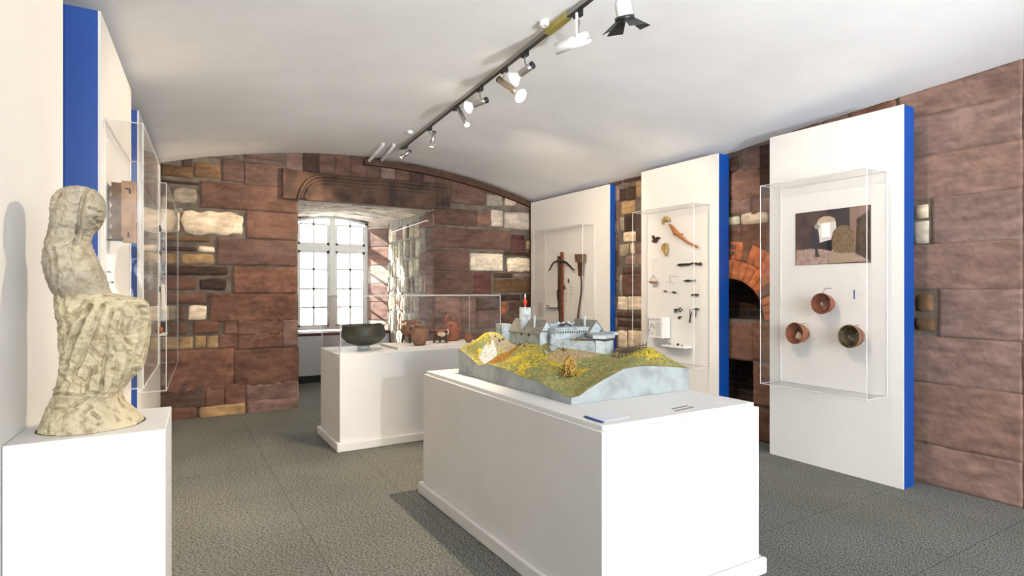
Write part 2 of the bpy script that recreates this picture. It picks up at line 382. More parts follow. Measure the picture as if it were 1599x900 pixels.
# back wall: mortar core with the opening of the window recess
AX0, AX1, AZ, AYB = 1.44, 3.31, 2.65, 10.0
b = MB(); b.box((-1.3, YB, 0), (AX0, YB+.3, 3.5)); b.box((AX1, YB, 0), (5.9, YB+.3, 3.5)); b.box((AX0, YB, AZ+.02), (AX1, YB+.3, 3.5))
wall_back = struct(b.build('wall_back', M_mortar))
PY = YB-.015
def s1(x, y): return onY(250+x/4.09, 230+y/4.09, PY)
def s2(x, y): return onY(250+x/4.09, 440+y/4.09, PY)
def s3(x, y): return onY(660+x/6, 250+y/6, PY)
def s4(x, y): return onY(660+x/5.622, 370+y/5.622, PY)
def blk(f, x0, y0, x1, y1, k, rnd=.006, rough=.003, tool=0, proud=.018, f2=None):
    p, q = f(x0, y0), (f2 or f)(x1, y1)
    return (p.x, p.z, q.x, q.z, k, rnd, rough, tool, proud)
B = [
 blk(s1, 5, 105, 212, 198, 't', .02, .006), blk(s1, 218, 92, 395, 205, 't', .03, .006), blk(s1, 400, 82, 535, 222, 'R'), blk(s1, 540, 92, 785, 258, 'R'), blk(s1, 540, 45, 785, 90, 'R'), blk(s1, 250, 55, 535, 82, 'R'),
 blk(s1, 10, 205, 255, 246, 'D', .02), blk(s1, 75, 250, 243, 366, 'G', .07, .012), blk(s1, 262, 215, 875, 420, 'R'), blk(s1, 0, 280, 70, 375, 't', .06, .01),
 blk(s1, -20, 385, 126, 545, 'W', .05, .012), blk(s1, 137, 400, 540, 568, 'W', .05, .014), blk(s1, 555, 410, 875, 592, 'R'), blk(s1, 110, 385, 150, 420, 'G', .04),
 blk(s1, 0, 560, 325, 610, 't', .04, .008), blk(s1, 0, 628, 238, 668, 'D', .04, .008), blk(s1, 245, 630, 355, 673, 'W', .05, .006), blk(s1, 0, 672, 120, 745, 'T', .03, .006), blk(s1, 130, 676, 350, 750, 'T', .05, .008),
 blk(s1, 370, 580, 875, 758, 'R'), blk(s1, 0, 755, 438, 822, 'D', .03, .01), blk(s1, 0, 832, 240, 55, 'r', .03, .009, f2=s2), blk(s1, 252, 838, 430, 55, 'D', .04, .012, f2=s2),
 blk(s1, 472, 765, 875, 72, 'r', .006, .01, .35, f2=s2),
 blk(s2, 0, 72, 298, 142, 'r', .03, .008), blk(s2, 320, 80, 875, 243, 'r', .01, .012, .25),
 blk(s2, 0, 152, 112, 245, 'W', .03, .006), blk(s2, 118, 156, 166, 246, 'R', .02, .008), blk(s2, 180, 152, 305, 243, 'W', .035, .008),
 blk(s2, 0, 255, 100, 340, 'D', .02, .006), blk(s2, 110, 262, 173, 341, 'r', .02, .012), blk(s2, 210, 252, 380, 332, 'r', .03, .012), blk(s2, 415, 250, 494, 334, 'r', .01, .01), blk(s2, 500, 247, 782, 333, 'r', .01, .012, 2.2), blk(s2, 788, 246, 876, 410, 'P', .006, .004),
 blk(s2, 0, 352, 112, 430, 'W', .02, .006), blk(s2, 117, 353, 214, 430, 'T', .02, .006), blk(s2, 228, 345, 296, 424, 'T', .02, .008), blk(s2, 300, 348, 374, 424, 'T', .02, .008), blk(s2, 380, 340, 494, 424, 'r', .01, .01), blk(s2, 500, 335, 782, 418, 'r', .01, .012, 2.4),
 blk(s2, -30, 452, 470, 680, 'r', .008, .014, -.55, .03), blk(s2, 474, 440, 885, 640, 'r', .008, .014, .6, .03),
 blk(s2, -30, 686, 285, 805, 'R', .01, .012, -.5, .03), blk(s2, 290, 672, 410, 800, 'r', .01, .008, 0, .03), blk(s2, 415, 662, 545, 790, 'r', .01, .008, 0, .03), blk(s2, 550, 656, 880, 755, 'P', .012, .004, 0, .03),
 blk(s2, -60, 820, 240, 890, 'r', .03, .02, 0, .06), blk(s2, 245, 800, 550, 858, 'T', .03, .025, 0, .06), blk(s2, 555, 765, 885, 822, 'P', .03, .02, 0, .06),
 # right of the recess
 blk(s3, 275, 205, 592, 425, 'R'), blk(s3, 602, 312, 756, 442, 'G', .06, .01), blk(s3, 775, 345, 885, 437, 'L', .05, .01), blk(s3, 895, 390, 1028, 470, 'V', .03, .006),
 blk(s3, 115, 445, 510, 622, 'R'), blk(s3, 520, 500, 636, 606, 'r', .01, .006), blk(s3, 645, 464, 762, 630, 'L', .03, .005), blk(s3, 768, 478, 1012, 662, 'L', .03, .006),
 blk(s3, 115, 628, 826, 842, 'R'), blk(s3, 840, 702, 956, 852, 'M', .01, .003), blk(s3, 975, 752, 1022, 840, 'T', .05, .006),
 blk(s4, 110, 108, 404, 302, 'R'), blk(s4, 424, 142, 708, 299, 'W', .012, .005), blk(s4, 745, 182, 968, 312, 'W', .05, .012), blk(s4, 720, 125, 960, 172, 'D', .03, .004),
 blk(s4, 110, 312, 456, 508, 'R'), blk(s4, 462, 312, 602, 497, 'M', .01, .003), blk(s4, 632, 318, 790, 362, 'D', .02, .006), blk(s4, 800, 322, 970, 360, 'V', .03, .006), blk(s4, 628, 372, 965, 488, 't', .04, .012, .2),
 blk(s4, 110, 528, 340, 700, 'V', .01, .006), blk(s4, 346, 530, 470, 800, 'P', .01, .006), blk(s4, 478, 532, 682, 640, 'D', .01, .006), blk(s4, 690, 510, 862, 560, 'D', .02, .006), blk(s4, 694, 572, 742, 682, 'O', .03, .008), blk(s4, 765, 572, 862, 682, 'R', .02, .01), blk(s4, 692, 705, 905, 775, 'R', .01, .006),
 blk(s4, 870, 505, 965, 690, 'D', .02, .008), blk(s4, 110, 706, 340, 800, 'V', .01, .006), blk(s4, 478, 650, 682, 800, 'R', .01, .006),
]
lint_z0, lint_z1 = 1.15+1.5, 2.99
for i in range(14):        # upright stones between lintel and vault
    x0 = 1.30+i*.205; B.append((x0+.004, lint_z1+.02, x0+.197, 3.5, random.choice('RDVR'), .004, .004, 0, .014))
zone = [(1.2, lint_z0-.02, 3.62, 3.4), (AX0-.02, 0, AX1+.02, AZ+.05)]
av = rects(B)+zone
B += autofill(-.75, AX0-.005, 0, 3.4, .30, .5, 'RRrD', av, rough=.006)
B += autofill(AX1+.005, XR, 0, 3.4, .27, .5, 'RRrDV', av, rough=.006)
stone_mesh('wall_back_stonework', B, lambda u, v, d: (u, YB-d, v), clampf=lambda u: vault(u, YB), parent=wall_back)

# recess: side walls, soffit, window wall
b = MB(); b.box((AX0-.3, YB+.3, 0), (AX0, AYB+.4, 3.2)); b.build('wall_recess_left', M_mortar); struct(bpy.data.objects['wall_recess_left'])
bl = autofill(YB, AYB, 0, AZ, .33, .45, 'RPVL', rough=.008)
stone_mesh('recess_stonework', bl, lambda u, v, d: (AX0+d*.6, u, v), parent=bpy.data.objects['wall_recess_left'])
b = MB(); b.box((AX1, YB+.3, 0), (AX1+.3, AYB+.4, 3.2)); wr = struct(b.build('wall_recess_right', mat('pale_mortar', srgb(150, 146, 136), .95, var=.35, vscale=14, bump=1, bscale=60)))
random.seed(21)
bl = [(YB, z0+.006, YB+.30+(.2 if i % 2 else 0), z0+.33, 'P' if i % 3 else 'V', .004, .004, 0, .012) for i, z0 in enumerate(np.arange(0, 2.6, .345))]
bl += autofill(YB+.3, AYB, 0, AZ-.1, .3, .16, 'YLYGPY', rects(bl), rnd=.03, rough=.016, g=.022)
stone_mesh('recess_stonework', bl, lambda u, v, d: (AX1-d, u, v), parent=wr, clampf=lambda u: AZ-.05)
# soffit, shallow arch rising towards the window
def soff(x, y):
    t = (y-YB)/(AYB-YB); s = 1-((x-2.44)/.95)**2
    return (1-t)*(AZ+.03*(s))+t*(2.63+.13*s)
b = MB(); b.box((AX0-.3, YB+.3, 2.80), (AX1+.3, AYB+.4, 3.2)); b.box((AX0-.02, YB, 2.76), (AX1+.02, YB+.31, 2.80)); so = struct(b.build('ceiling_recess', M_mortar))
bl = autofill(AX0, AX1, YB+.0, AYB+.02, .3, .42, 'LYLLY', rnd=.01, rough=.012, g=.006)
stone_mesh('soffit_stonework', bl, lambda u, v, d: (u, v, soff(u, v)-d), parent=so)
b = MB(); g = 12
for i in range(g):
    for j in range(6):
        x0, x1 = AX0+(AX1-AX0)*i/g, AX0+(AX1-AX0)*(i+1)/g; y0, y1 = YB+(AYB+.05-YB)*j/6, YB+(AYB+.05-YB)*(j+1)/6
        b.hexa([(x0, y0, soff(x0, y0)), (x1, y0, soff(x1, y0)), (x1, y1, soff(x1, y1)), (x0, y1, soff(x0, y1)), (x0, y0, 2.79), (x1, y0, 2.79), (x1, y1, 2.79), (x0, y1, 2.79)])
b.build('soffit_core', M_mortar, so)
# window wall with arched opening
WX0, WX1, WZ0, WZ1 = 1.83, 3.06, .81, 2.65
def wtop(x): return WZ1+.10*(1-((x-2.445)/.62)**2)
b = MB(); b.prism([(AX0, 9.62, 0), (1.58, 9.62, 0), (WX0, 10.0, 0), (WX0, 10.15, 0), (AX0, 10.15, 0)], (0, 0, 2.82)); b.prism([(AX1, 9.62, 0), (WX1, 10.0, 0), (WX1, 10.15, 0), (AX1, 10.15, 0)], (0, 0, 2.82)); b.box((WX0, 9.64, 0), (WX1, AYB+.15, WZ0-.06))
for i in range(16):
    x0 = WX0+(WX1-WX0)*i/16; x1 = WX0+(WX1-WX0)*(i+1)/16
    b.hexa([(x0, AYB, wtop(x0)), (x1, AYB, wtop(x1)), (x1, AYB+.15, wtop(x1)), (x0, AYB+.15, wtop(x0)), (x0, AYB, 2.9), (x1, AYB, 2.9), (x1, AYB+.15, 2.9), (x0, AYB+.15, 2.9)])
ww = struct(b.build('wall_window', M_mortar))
bl = []
for i, z0 in enumerate(np.arange(0, 2.75, .32)): bl.append((.004, z0, .45, z0+.312, 'PVL'[i % 3], .006, .004, 0, .012))
sv = (Vector((WX1, 10.0, 0))-Vector((AX1, 9.62, 0))).normalized(); sn = Vector((-.835, -.55, 0))
stone_mesh('window_wall_stonework', bl, lambda u, v, d: (AX1+sv.x*u+sn.x*d, 9.62+sv.y*u+sn.y*d, v), parent=ww)
# the window
wy = AYB+.03
wf = MB()
wf.box((WX0, wy, WZ0), (WX0+.05, wy+.06, WZ1+.02)); wf.box((WX1-.05, wy, WZ0), (WX1, wy+.06, WZ1+.02)); wf.box((WX0, wy, WZ0), (WX1, wy+.06, WZ0+.05))
wf.box((2.395, wy-.016, WZ0), (2.495, wy+.057, WZ1+.1)); wf.box((WX0, wy-.01, 2.155), (WX1, wy+.06, 2.25))
for i in range(16):
    x0 = WX0+(WX1-WX0)*i/16; x1 = WX0+(WX1-WX0)*(i+1)/16
    wf.hexa([(x0, wy, wtop(x0)-.045), (x1, wy, wtop(x1)-.045), (x1, wy+.06, wtop(x1)-.045), (x0, wy+.06, wtop(x0)-.045), (x0, wy, wtop(x0)), (x1, wy, wtop(x1)), (x1, wy+.06, wtop(x1)), (x0, wy+.06, wtop(x0))])
win = struct(wf.build('window_1', M_winframe, bevel=.004))
for (x0, x1) in ((WX0+.05, 2.395), (2.495, WX1-.05)):
    c = MB()
    for (z0, z1) in ((WZ0+.05, 2.155), (2.25, 2.60)):
        c.box((x0, wy+.01, z0), (x0+.04, wy+.05, z1)); c.box((x1-.04, wy+.01, z0), (x1, wy+.05, z1)); c.box((x0, wy+.01, z0), (x1, wy+.05, z0+.04)); 
        if z1 < 2.3: c.box((x0, wy+.01, z1-.04), (x1, wy+.05, z1))
    m_ = (x0+x1)/2
    c.box((m_-.016, wy+.015, WZ0+.08), (m_+.016, wy+.04, 2.14)); c.box((m_-.016, wy+.015, 2.27), (m_+.016, wy+.04, 2.70))
    for z in (1.194, 1.51, 1.84, 2.60): c.box((x0+.03, wy+.015, z-.016), (x1-.03, wy+.04, z+.016))
    c.build('casement', M_winframe, win)
    p = MB(); p.box((x0, wy+.022, WZ0+.05), (x1, wy+.026, 2.72)); p.build('pane', M_winglass, win)
b = MB(); b.prism([(AX0, 9.50, .755), (AX1, 9.50, .755), (AX1, 9.62, .755), (WX1, 10.0, .755), (WX0, 10.0, .755), (AX0, 9.62, .755)], (0, 0, .045)); struct(b.build('trim_3', M_brownstrip, bevel=.008)); bpy.data.objects['trim_3']['label'] = 'brown sill under the window'
b = MB(); b.box((AX0+.02, 9.54, .12), (AX1-.03, 9.61, .75)); b.box((AX0+.05, 9.56, 0), (AX1-.05, 9.61, .12), 1)
o = b.build('radiator_panel', [M_radiator, M_black], bevel=.004); tag(o, 'flat grey heater panel below the window with a dark base', 'radiator')
# lintel with ogee moulding
def s5(x, y, Y): return onY(440+x/5.711, 220+y/5.711, Y)
b = MB(); ly = YB-.07
outl = [s5(12, 240, ly), s5(12, 510, ly), s5(150, 522, ly), s5(880, 575, ly), s5(1350, 612, ly), s5(1360, 600, ly), s5(1505, 605, ly), s5(1520, 385, ly), s5(900, 335, ly), s5(850, 335, ly), s5(300, 290, ly)]
b.prism(outl, (0, .08, 0))
lint = struct(b.build('trim_1', mat('lintel_stone', srgb(96, 70, 55), .9, col2=srgb(56, 43, 38), vscale=5, bump=1.2, bscale=40, detail=10), bevel=.012)); lint['label'] = 'carved dark stone lintel over the recess'
Ml = lint.data.materials[0]
b = MB()
for pts, r in (([(150, 515), (180, 425), (225, 360), (300, 320), (420, 312), (600, 332), (800, 350), (865, 352), (880, 335), (900, 352), (1150, 380), (1500, 412)], .022),
               ([(175, 512), (205, 425), (250, 380), (320, 345), (430, 345), (620, 365), (840, 385), (880, 372), (910, 388), (1150, 408), (1480, 440)], .018),
               ([(205, 512), (240, 430), (290, 390), (350, 372), (450, 375), (640, 398), (850, 415), (880, 400), (920, 418), (1150, 438), (1380, 462)], .022)):
    b.tube([s5(x, y, ly-.005) for x, y in pts], r, 10)
for i in range(9): b.ell(s5(1400+14*(i % 3)*3, 460+50*(i//3), ly-.005), (.03, .025, .03), bump=.5, seed=i)
b.build('moulding', Ml, lint)
b = MB(); b.prism([s5(215, 518, ly-.004), s5(250, 440, ly-.004), s5(310, 402, ly-.004), s5(450, 388, ly-.004), s5(850, 425, ly-.004), s5(870, 570, ly-.004)], (0, .01, 0)); b.prism([s5(890, 432, ly-.004), s5(1370, 470, ly-.004), s5(1350, 600, ly-.004), s5(885, 570, ly-.004)], (0, .01, 0)); b.build('recessed_panel', Ml, lint)
# dark strip following the vault and running down the corner
b = MB(); xs_ = np.linspace(2.28, XR-.03, 40)
for i in range(39):
    a, c = xs_[i], xs_[i+1]; za, zc = vault(a, YB-.05)-.035, vault(c, YB-.05)-.035
    b.hexa([(a, YB-.09, za-.085), (c, YB-.09, zc-.085), (c, YB-.015, zc-.085), (a, YB-.015, za-.085), (a, YB-.09, za), (c, YB-.09, zc), (c, YB-.015, zc), (a, YB-.015, za)])
b.box((XR-.09, YB-.10, 0), (XR-.02, YB-.02, 2.79)); struct(b.build('trim_2', M_brownstrip)); bpy.data.objects['trim_2']['label'] = 'dark brown strip along the vault and corner'

# right wall with the bread-oven arch
OC, OZ, OR = 3.98, 1.19, .42            # arch centre, spring height, radius
oy0, oy1 = OC-OR, OC+OR
b = MB(); X0, X1 = XR, XR+.35
b.box((X0, -7.8, 0), (X1, oy0, 3.5)); b.box((X0, oy1, 0), (X1, YB+.3, 3.5)); b.box((X0, oy0, .80), (X1, oy1, OZ)); b.box((X0, oy0, 0), (X1, 3.69, .80)); b.box((X0, 4.3, 0), (X1, oy1, .80))
for i in range(24):
    a0, a1 = math.pi*i/24, math.pi*(i+1)/24
    y0, z0, y1, z1 = OC-OR*math.cos(a0), OZ+OR*math.sin(a0), OC-OR*math.cos(a1), OZ+OR*math.sin(a1)
    b.hexa([(X0, y0, z0), (X1, y0, z0), (X1, y1, z1), (X0, y1, z1), (X0, y0, 3.5), (X1, y0, 3.5), (X1, y1, 3.5), (X0, y1, 3.5)])
wall_r = struct(b.build('wall_right', M_mortar))
b = MB(); b.box((X1+.12, 3.2, 0), (X1+.2, 4.9, 2.0)); b.box((X1, 3.2, 0), (X1+.2, 3.3, 2.0)); b.box((X1, 4.8, 0), (X1+.2, 4.9, 2)); b.box((X1, 3.2, 2.0), (X1+.2, 4.9, 2.1)); b.box((X1, 3.3, .9), (X1+.12, 4.8, 1.0)); b.build('oven_back', M_brick, wall_r)
PX = XR-.015
def q(x0, y0, x1, y1, k, rnd=.006, rough=.003, tool=0, proud=.016):
    p, r = onX(x0, y0, PX), onX(x1, y1, PX); return (p.y, p.z, r.y, r.z, k, rnd, rough, tool, proud)
zc = [0.0, .31, .78, 1.14, 1.5, 1.842, 2.195, 2.53, 2.84, 3.2]
B = []
yn = onX(1597, 300, PX).y
ye = 2.36
for i in range(9):
    for (a, c) in ((-3.0, -1.9), (-1.9, -.9), (-.9, .2), (.2, yn), (yn, ye)):
        if a == yn and i == 5: c = onX(1455, 350, PX).y
        if a == yn and i == 3: c = onX(1466, 500, PX).y
        B.append((a+.003, zc[i]+.003, c-.003, zc[i+1]-.003, 'V', .003, .003, 0, .008+random.uniform(-.002, .003)))
B += [q(1426, 320, 1450, 340, 'W', .03, .006), q(1425, 345, 1450, 381, 'W', .03, .006), q(1428, 460, 1458, 489, 't', .04, .01), q(1428, 496, 1460, 518, 't', .04, .01)]
def g8(x, y): return (1130+x/3.75, 220+y/3.75)
def g9(x, y): return (1125+x/3.211, 420+y/3.214)
def g7(x, y): return (950+x/3.6, 270+y/3.6)
def qq(g, x0, y0, x1, y1, *a): return q(*g(x0, y0), *g(x1, y1), *a)
B += [qq(g8, 20, 100, 88, 185, 'D', .03, .012), qq(g8, 105, 60, 210, 165, 'P', .035, .012), qq(g8, 215, 30, 275, 250, 'D', .01, .006), qq(g8, 30, 185, 215, 335, 'P', .06, .014), qq(g8, 30, 345, 155, 420, 'V', .03, .012), qq(g8, 162, 345, 280, 418, 'P', .02, .01),
      qq(g8, 20, 447, 92, 490, 'Y', .035, .01), qq(g8, 100, 428, 258, 480, 'W', .035, .012), qq(g8, 20, 500, 98, 640, 'R', .02, .012), qq(g8, 102, 488, 280, 635, 'r', .02, .014), qq(g8, 20, 648, 80, 680, 'R', .02, .01),
      qq(g9, 20, 272, 160, 462, 'r', .008, .008), qq(g9, 164, 270, 262, 466, 'r', .008, .008), qq(g9, 166, 474, 262, 698, 'r', .01, .01), qq(g9, 174, 704, 262, 880, 'R', .01, .01)]
B += [qq(g7, 62, 95, 105, 155, 'D', .02, .01), qq(g7, 110, 80, 150, 150, 'D', .02, .01), qq(g7, 70, 165, 150, 228, 'T', .03, .008), qq(g7, 60, 250, 88, 328, 'G', .03, .006), qq(g7, 92, 235, 150, 320, 'D', .01, .006), qq(g7, 82, 336, 152, 382, 'W', .03, .008), qq(g7, 156, 236, 190, 382, 'D', .01, .006),
      qq(g7, 60, 402, 112, 465, 'G', .05, .01), qq(g7, 120, 396, 146, 456, 'W', .04, .006), qq(g7, 150, 398, 192, 452, 'P', .04, .006), qq(g7, 92, 465, 152, 522, 'V', .03, .008), qq(g7, 160, 460, 192, 520, 'P', .03), qq(g7, 80, 532, 192, 568, 'R', .02, .006), qq(g7, 82, 574, 192, 690, 'R', .01, .006), qq(g7, 60, 574, 78, 680, 'G', .02, .006),
      qq(g7, 50, 696, 105, 775, 'W', .03, .01), qq(g7, 110, 694, 195, 775, 'W', .02, .01), qq(g7, 50, 782, 195, 822, 'D', .02, .01), qq(g7, 50, 828, 195, 876, 'D', .02, .01), qq(g7, 50, 884, 105, 990, 'W', .03, .01), qq(g7, 110, 884, 195, 990, 'W', .03, .01), qq(g7, 50, 1000, 195, 1050, 'D', .02, .01)]
av = rects(B)+[(oy0-.42, OZ, oy1+.42, OZ+OR+.42), (oy0-.02, 0, oy1+.02, OZ)]
B += autofill(2.37, YB, 0, 3.3, .2, .36, 'RDrVPRT', av, rnd=.03, rough=.01)
B += [(4.42, .02, 4.75, .38, 'R'), (4.42, .4, 4.75, .8, 'r'), (4.42, .82, 4.75, 1.17, 'R'), (4.06, .82, 4.39, 1.17, 'r')]
stone_mesh('wall_right_stonework', B, lambda u, v, d: (XR-d, u, v), clampf=lambda u: vault(XR, u), parent=wall_r)
# radiating brick arch
AB = []
for ring, (r0, r1) in enumerate(((OR+.004, OR+.19), (OR+.20, OR+.38))):
    n_ = int(math.pi*(r0+r1)/2/.085)
    for i in range(n_):
        a0 = math.pi*(i+.06)/n_; a1 = math.pi*(i+.94)/n_
        AB.append((a0, r0, a1, r1, 'O' if random.random() < .75 else 'r'))
def arcmap(u, v, d):
    return (XR-d, OC-v*math.cos(u), OZ+v*math.sin(u))
stone_mesh('arch_bricks', [(a0*.6, r0, a1*.6, r1, k, .004, .004, 0, .016) for a0, r0, a1, r1, k in AB], lambda u, v, d: arcmap(u/.6, v, d), res=.02, parent=wall_r)
# masonry ridge seen over the nearest panel
p0, p1 = onX(1340, 170, XR-.06), onX(1599, 100, XR-.06)

# left wall
b = MB(); lw = lambda Y: leftX(Y)-.30
b.hexa([(lw(-3.2)-.4, -3.2, 0), (lw(-3.2), -3.2, 0), (lw(YB+.3), YB+.3, 0), (lw(YB+.3)-.4, YB+.3, 0), (lw(-3.2)-.4, -3.2, 3.5), (lw(-3.2), -3.2, 3.5), (lw(YB+.3), YB+.3, 3.5), (lw(YB+.3)-.4, YB+.3, 3.5)])
wall_l = struct(b.build('wall_left', M_mortar))
B = autofill(-3, YB-.03, 0, 3.2, .32, .7, 'RVRrD', rough=.005)
stone_mesh('wall_left_stonework', B, lambda u, v, d: (lw(u)+d, u, v), res=.04, clampf=lambda u: vault(lw(u), u), parent=wall_l)
b = MB(); b.box((-1.6, -7.8, 0), (5.9, -7.6, 3.5)); struct(b.build('wall_rear', M_white))

# ================================================================== DISPLAY PANELS
def acrylic(P, label, group='clear acrylic cases on the panels', bottom=True, name='acrylic_case', back_edges=True, t=.004, e=.0035):
    """P(a,b,c): a 0..1 along the case, b 0 at the support to 1 outer, c 0..1 up"""
    org = Vector(P(0, 0, 0)); root = thing(name, org, label, 'display case', group)
    def slab(nm, f, w):
        c = [Vector(x) for x in f]; n = (c[1]-c[0]).cross(c[3]-c[0]).normalized()*w
        m = MB(); m.hexa([c[0]-n, c[1]-n, c[2]-n, c[3]-n, c[0]+n, c[1]+n, c[2]+n, c[3]+n]); return m.build(nm, M_glass, root)
    slab('front_pane', (P(0, 1, 0), P(1, 1, 0), P(1, 1, 1), P(0, 1, 1)), t/2)
    slab('side_pane', (P(0, 0, 0), P(0, 1, 0), P(0, 1, 1), P(0, 0, 1)), t/2)
    slab('side_pane', (P(1, 0, 0), P(1, 1, 0), P(1, 1, 1), P(1, 0, 1)), t/2)
    slab('top_pane', (P(0, 0, 1), P(1, 0, 1), P(1, 1, 1), P(0, 1, 1)), t/2)
    if bottom: slab('bottom_pane', (P(0, 0, 0), P(1, 0, 0), P(1, 1, 0), P(0, 1, 0)), t/2)
    m = MB()
    E_ = [((0,1,0),(1,1,0)), ((0,1,1),(1,1,1)), ((0,1,0),(0,1,1)), ((1,1,0),(1,1,1)), ((0,0,1),(0,1,1)), ((1,0,1),(1,1,1)), ((0,0,0),(0,1,0)), ((1,0,0),(1,1,0))]
    if back_edges: E_ += [((0,0,0),(0,0,1)), ((1,0,0),(1,0,1)), ((0,0,1),(1,0,1)), ((0,0,0),(1,0,0))]
    for a, c in E_: m.tube([P(*a), P(*c)], e, 4, smooth=False)
    m.build('polished_edge', M_edge, root)
    return root
ZP = 2.88
def panel_right(X, Y0, Y1, zt, label, th=.16):
    r = thing('exhibit_stand', (X, Y0, 0), label, 'display stand', 'blue edged display panels along the right wall')
    m = MB(); m.box((X+.012, Y0, 0), (X+th, Y1, zt)); m.build('blue_side', M_blue, r)
    m = MB(); m.box((X, Y0, 0), (X+.012, Y1, zt)); m.build('front_board', M_panel, r)
def case_right(X, Xo, Y0, Y1, z0, z1, label):
    return acrylic(lambda a, b_, c: (X+(Xo-X)*b_, Y0+(Y1-Y0)*a, z0+(z1-z0)*c), label)
XC, XB, XA = 4.73, 4.80, 4.90
pc0, pc1 = onX(1411, 160, XC).y, onX(1202.5, 215, XC).y
pb0, pb1 = onX(1122, 239, XB).y, onX(1002, 270, XB).y
pa0, pa1 = onX(952, 287, XA).y, YB-.12
panel_right(XC, pc0, pc1, 2.885, 'tall white display panel nearest the camera on the right, with three bowls and a photograph')
panel_right(XB, pb0, pb1, 2.88, 'tall white display panel with keys, scales and knives, between the crossbow and bowl panels')
panel_right(XA, pa0, pa1, 2.855, 'white display panel in the far right corner, holding the crossbow', .10)
k0, k1 = onX(1386, 268, XC), onX(1220, 301, XC)
case_right(XC-.0045, 4.44, k0.y, k1.y, .68, 2.40, 'clear acrylic case covering the photograph and three bowls')
k0, k1 = onX(1109, 319, XB), onX(1012, 345, XB)
case_right(XB-.0045, 4.565, k0.y, k1.y, .70, 2.375, 'clear acrylic case covering the keys, scales and knives')
k0, k1 = onX(929, 351.5, XA), onX(852, 367, XA)
case_right(XA-.0045, 4.70, k0.y, k1.y, .72, 2.36, 'clear acrylic case covering the crossbow')
# left row, slightly turned
def panel_left(Y0, Y1, zt, label, o=0):
    r = thing('exhibit_stand', (leftX(Y0), Y0, 0), label, 'display stand', 'blue edged display panels along the left wall')
    for nm, a, c, m_ in (('blue_side', -.16+o, -.012+o, M_blue), ('front_board', -.012+o, o, M_panel)):
        m = MB(); m.hexa([(leftX(Y0, a), Y0, 0), (leftX(Y0, c), Y0, 0), (leftX(Y1, c), Y1, 0), (leftX(Y1, a), Y1, 0), (leftX(Y0, a), Y0, zt), (leftX(Y0, c), Y0, zt), (leftX(Y1, c), Y1, zt), (leftX(Y1, a), Y1, zt)]); m.build(nm, m_, r)
y0a = onL(108, 100).y
panel_left(1.70, y0a, 2.88, 'white display panel at the left edge, behind the stone statue', -.018)
y1a, y1b = onL(158, 100).y, onL(205.5, 150).y
panel_left(y1a, y1b, 2.885, 'white display panel with a stone relief, with a broad blue edge beside the statue')
y2a, y2b = onL(217.5, 200).y, min(7.62, onL(252, 260).y)
panel_left(y2a, y2b, 2.885, 'far left display panel nearest the stone back wall')
def case_left(Y0, Y1, dp, z0, z1, label):
    return acrylic(lambda a, b_, c: (leftX(Y0+(Y1-Y0)*a, .0045+dp*b_), Y0+(Y1-Y0)*a, z0+(z1-z0)*c), label)
case_left(onL(162, 300).y, y1b-.12, .165, .98, 2.37, 'clear acrylic case over the stone relief')
case_left(y2a+.12, y2b-.12, .17, .68, 2.36, 'clear acrylic case on the far left panel, against the stone back wall')

# ================================================================== PLINTHS
def plinth(x0, y0, x1, y1, zt, label, lip=True, sk=.03, skh=.085):
    r = thing('plinth', ((x0+x1)/2, (y0+y1)/2, 0), label, 'plinth')
    m = MB(); m.box((x0, y0, 0), (x1, y1, zt-(.022 if lip else 0))); m.build('body', M_white, r, bevel=.003)
    if lip: m = MB(); m.box((x0+.018, y0+.018, zt-.022), (x1-.018, y1-.018, zt)); m.build('top_slab', M_white, r, bevel=.002)
    if sk:
        m = MB()
        for a, c in (((x0-sk, y0-sk), (x1+sk, y0)), ((x0-sk, y1), (x1+sk, y1+sk)), ((x0-sk, y0), (x0, y1)), ((x1, y0), (x1+sk, y1))): m.box((*a, 0), (*c, skh))
        m.build('skirting', M_white, r, bevel=.01)
    return r
plinth(1.622, 1.942, 2.692, 3.962, .90, 'long white plinth under the castle model')
plinth(1.375, 5.37, 3.10, 6.13, .893, 'white plinth under the bowl and pots, before the window', lip=False)
r = thing('plinth', (-.18, 2.2, 0), 'tall white plinth under the stone statue', 'plinth'); m = MB()
pq = [(leftX(2.02, -.016), 2.02), (0, 2.02), (.018, 2.40), (leftX(2.40, -.016), 2.40)]
m.hexa([(*k, 0) for k in pq]+[(*k, 1.08) for k in pq]); m.build('body', M_white, r, bevel=.003)
acrylic(lambda a, b_, c: (1.385+1.70*a, 6.12-.742*b_, .8975+.5385*c), 'large clear acrylic case over the bowl and pots', None, bottom=False)
m = MB(); m.box((1.99, 5.52, .893), (3.06, 6.08, .915)); tag(m.build('display_board', M_white, bevel=.002), 'low white board under the pots in the glass case', 'board')

# text lines as printed strokes
def print_lines(name, P, rows, label, cat='label', mtl=None, parent=None, seed=1, th=.0007):
    """P(u,v) -> point, rows: (v, height, u0, u1, wordlen)"""
    rd = random.Random(seed); m = MB(); n = None
    for v, h, u0, u1, wl in rows:
        u = u0
        while u < u1:
            w_ = wl*rd.uniform(.5, 1.5); e_ = min(u+w_, u1)
            a, c, d_, f = P(u, v), P(e_, v), P(e_, v+h), P(u, v+h)
            n = (Vector(c)-Vector(a)).cross(Vector(f)-Vector(a)).normalized()*th
            m.hexa([Vector(a)-n, Vector(c)-n, Vector(d_)-n, Vector(f)-n, Vector(a)+n, Vector(c)+n, Vector(d_)+n, Vector(f)+n]); u = e_+wl*.35
    return m.build(name, mtl or M_ink, parent)
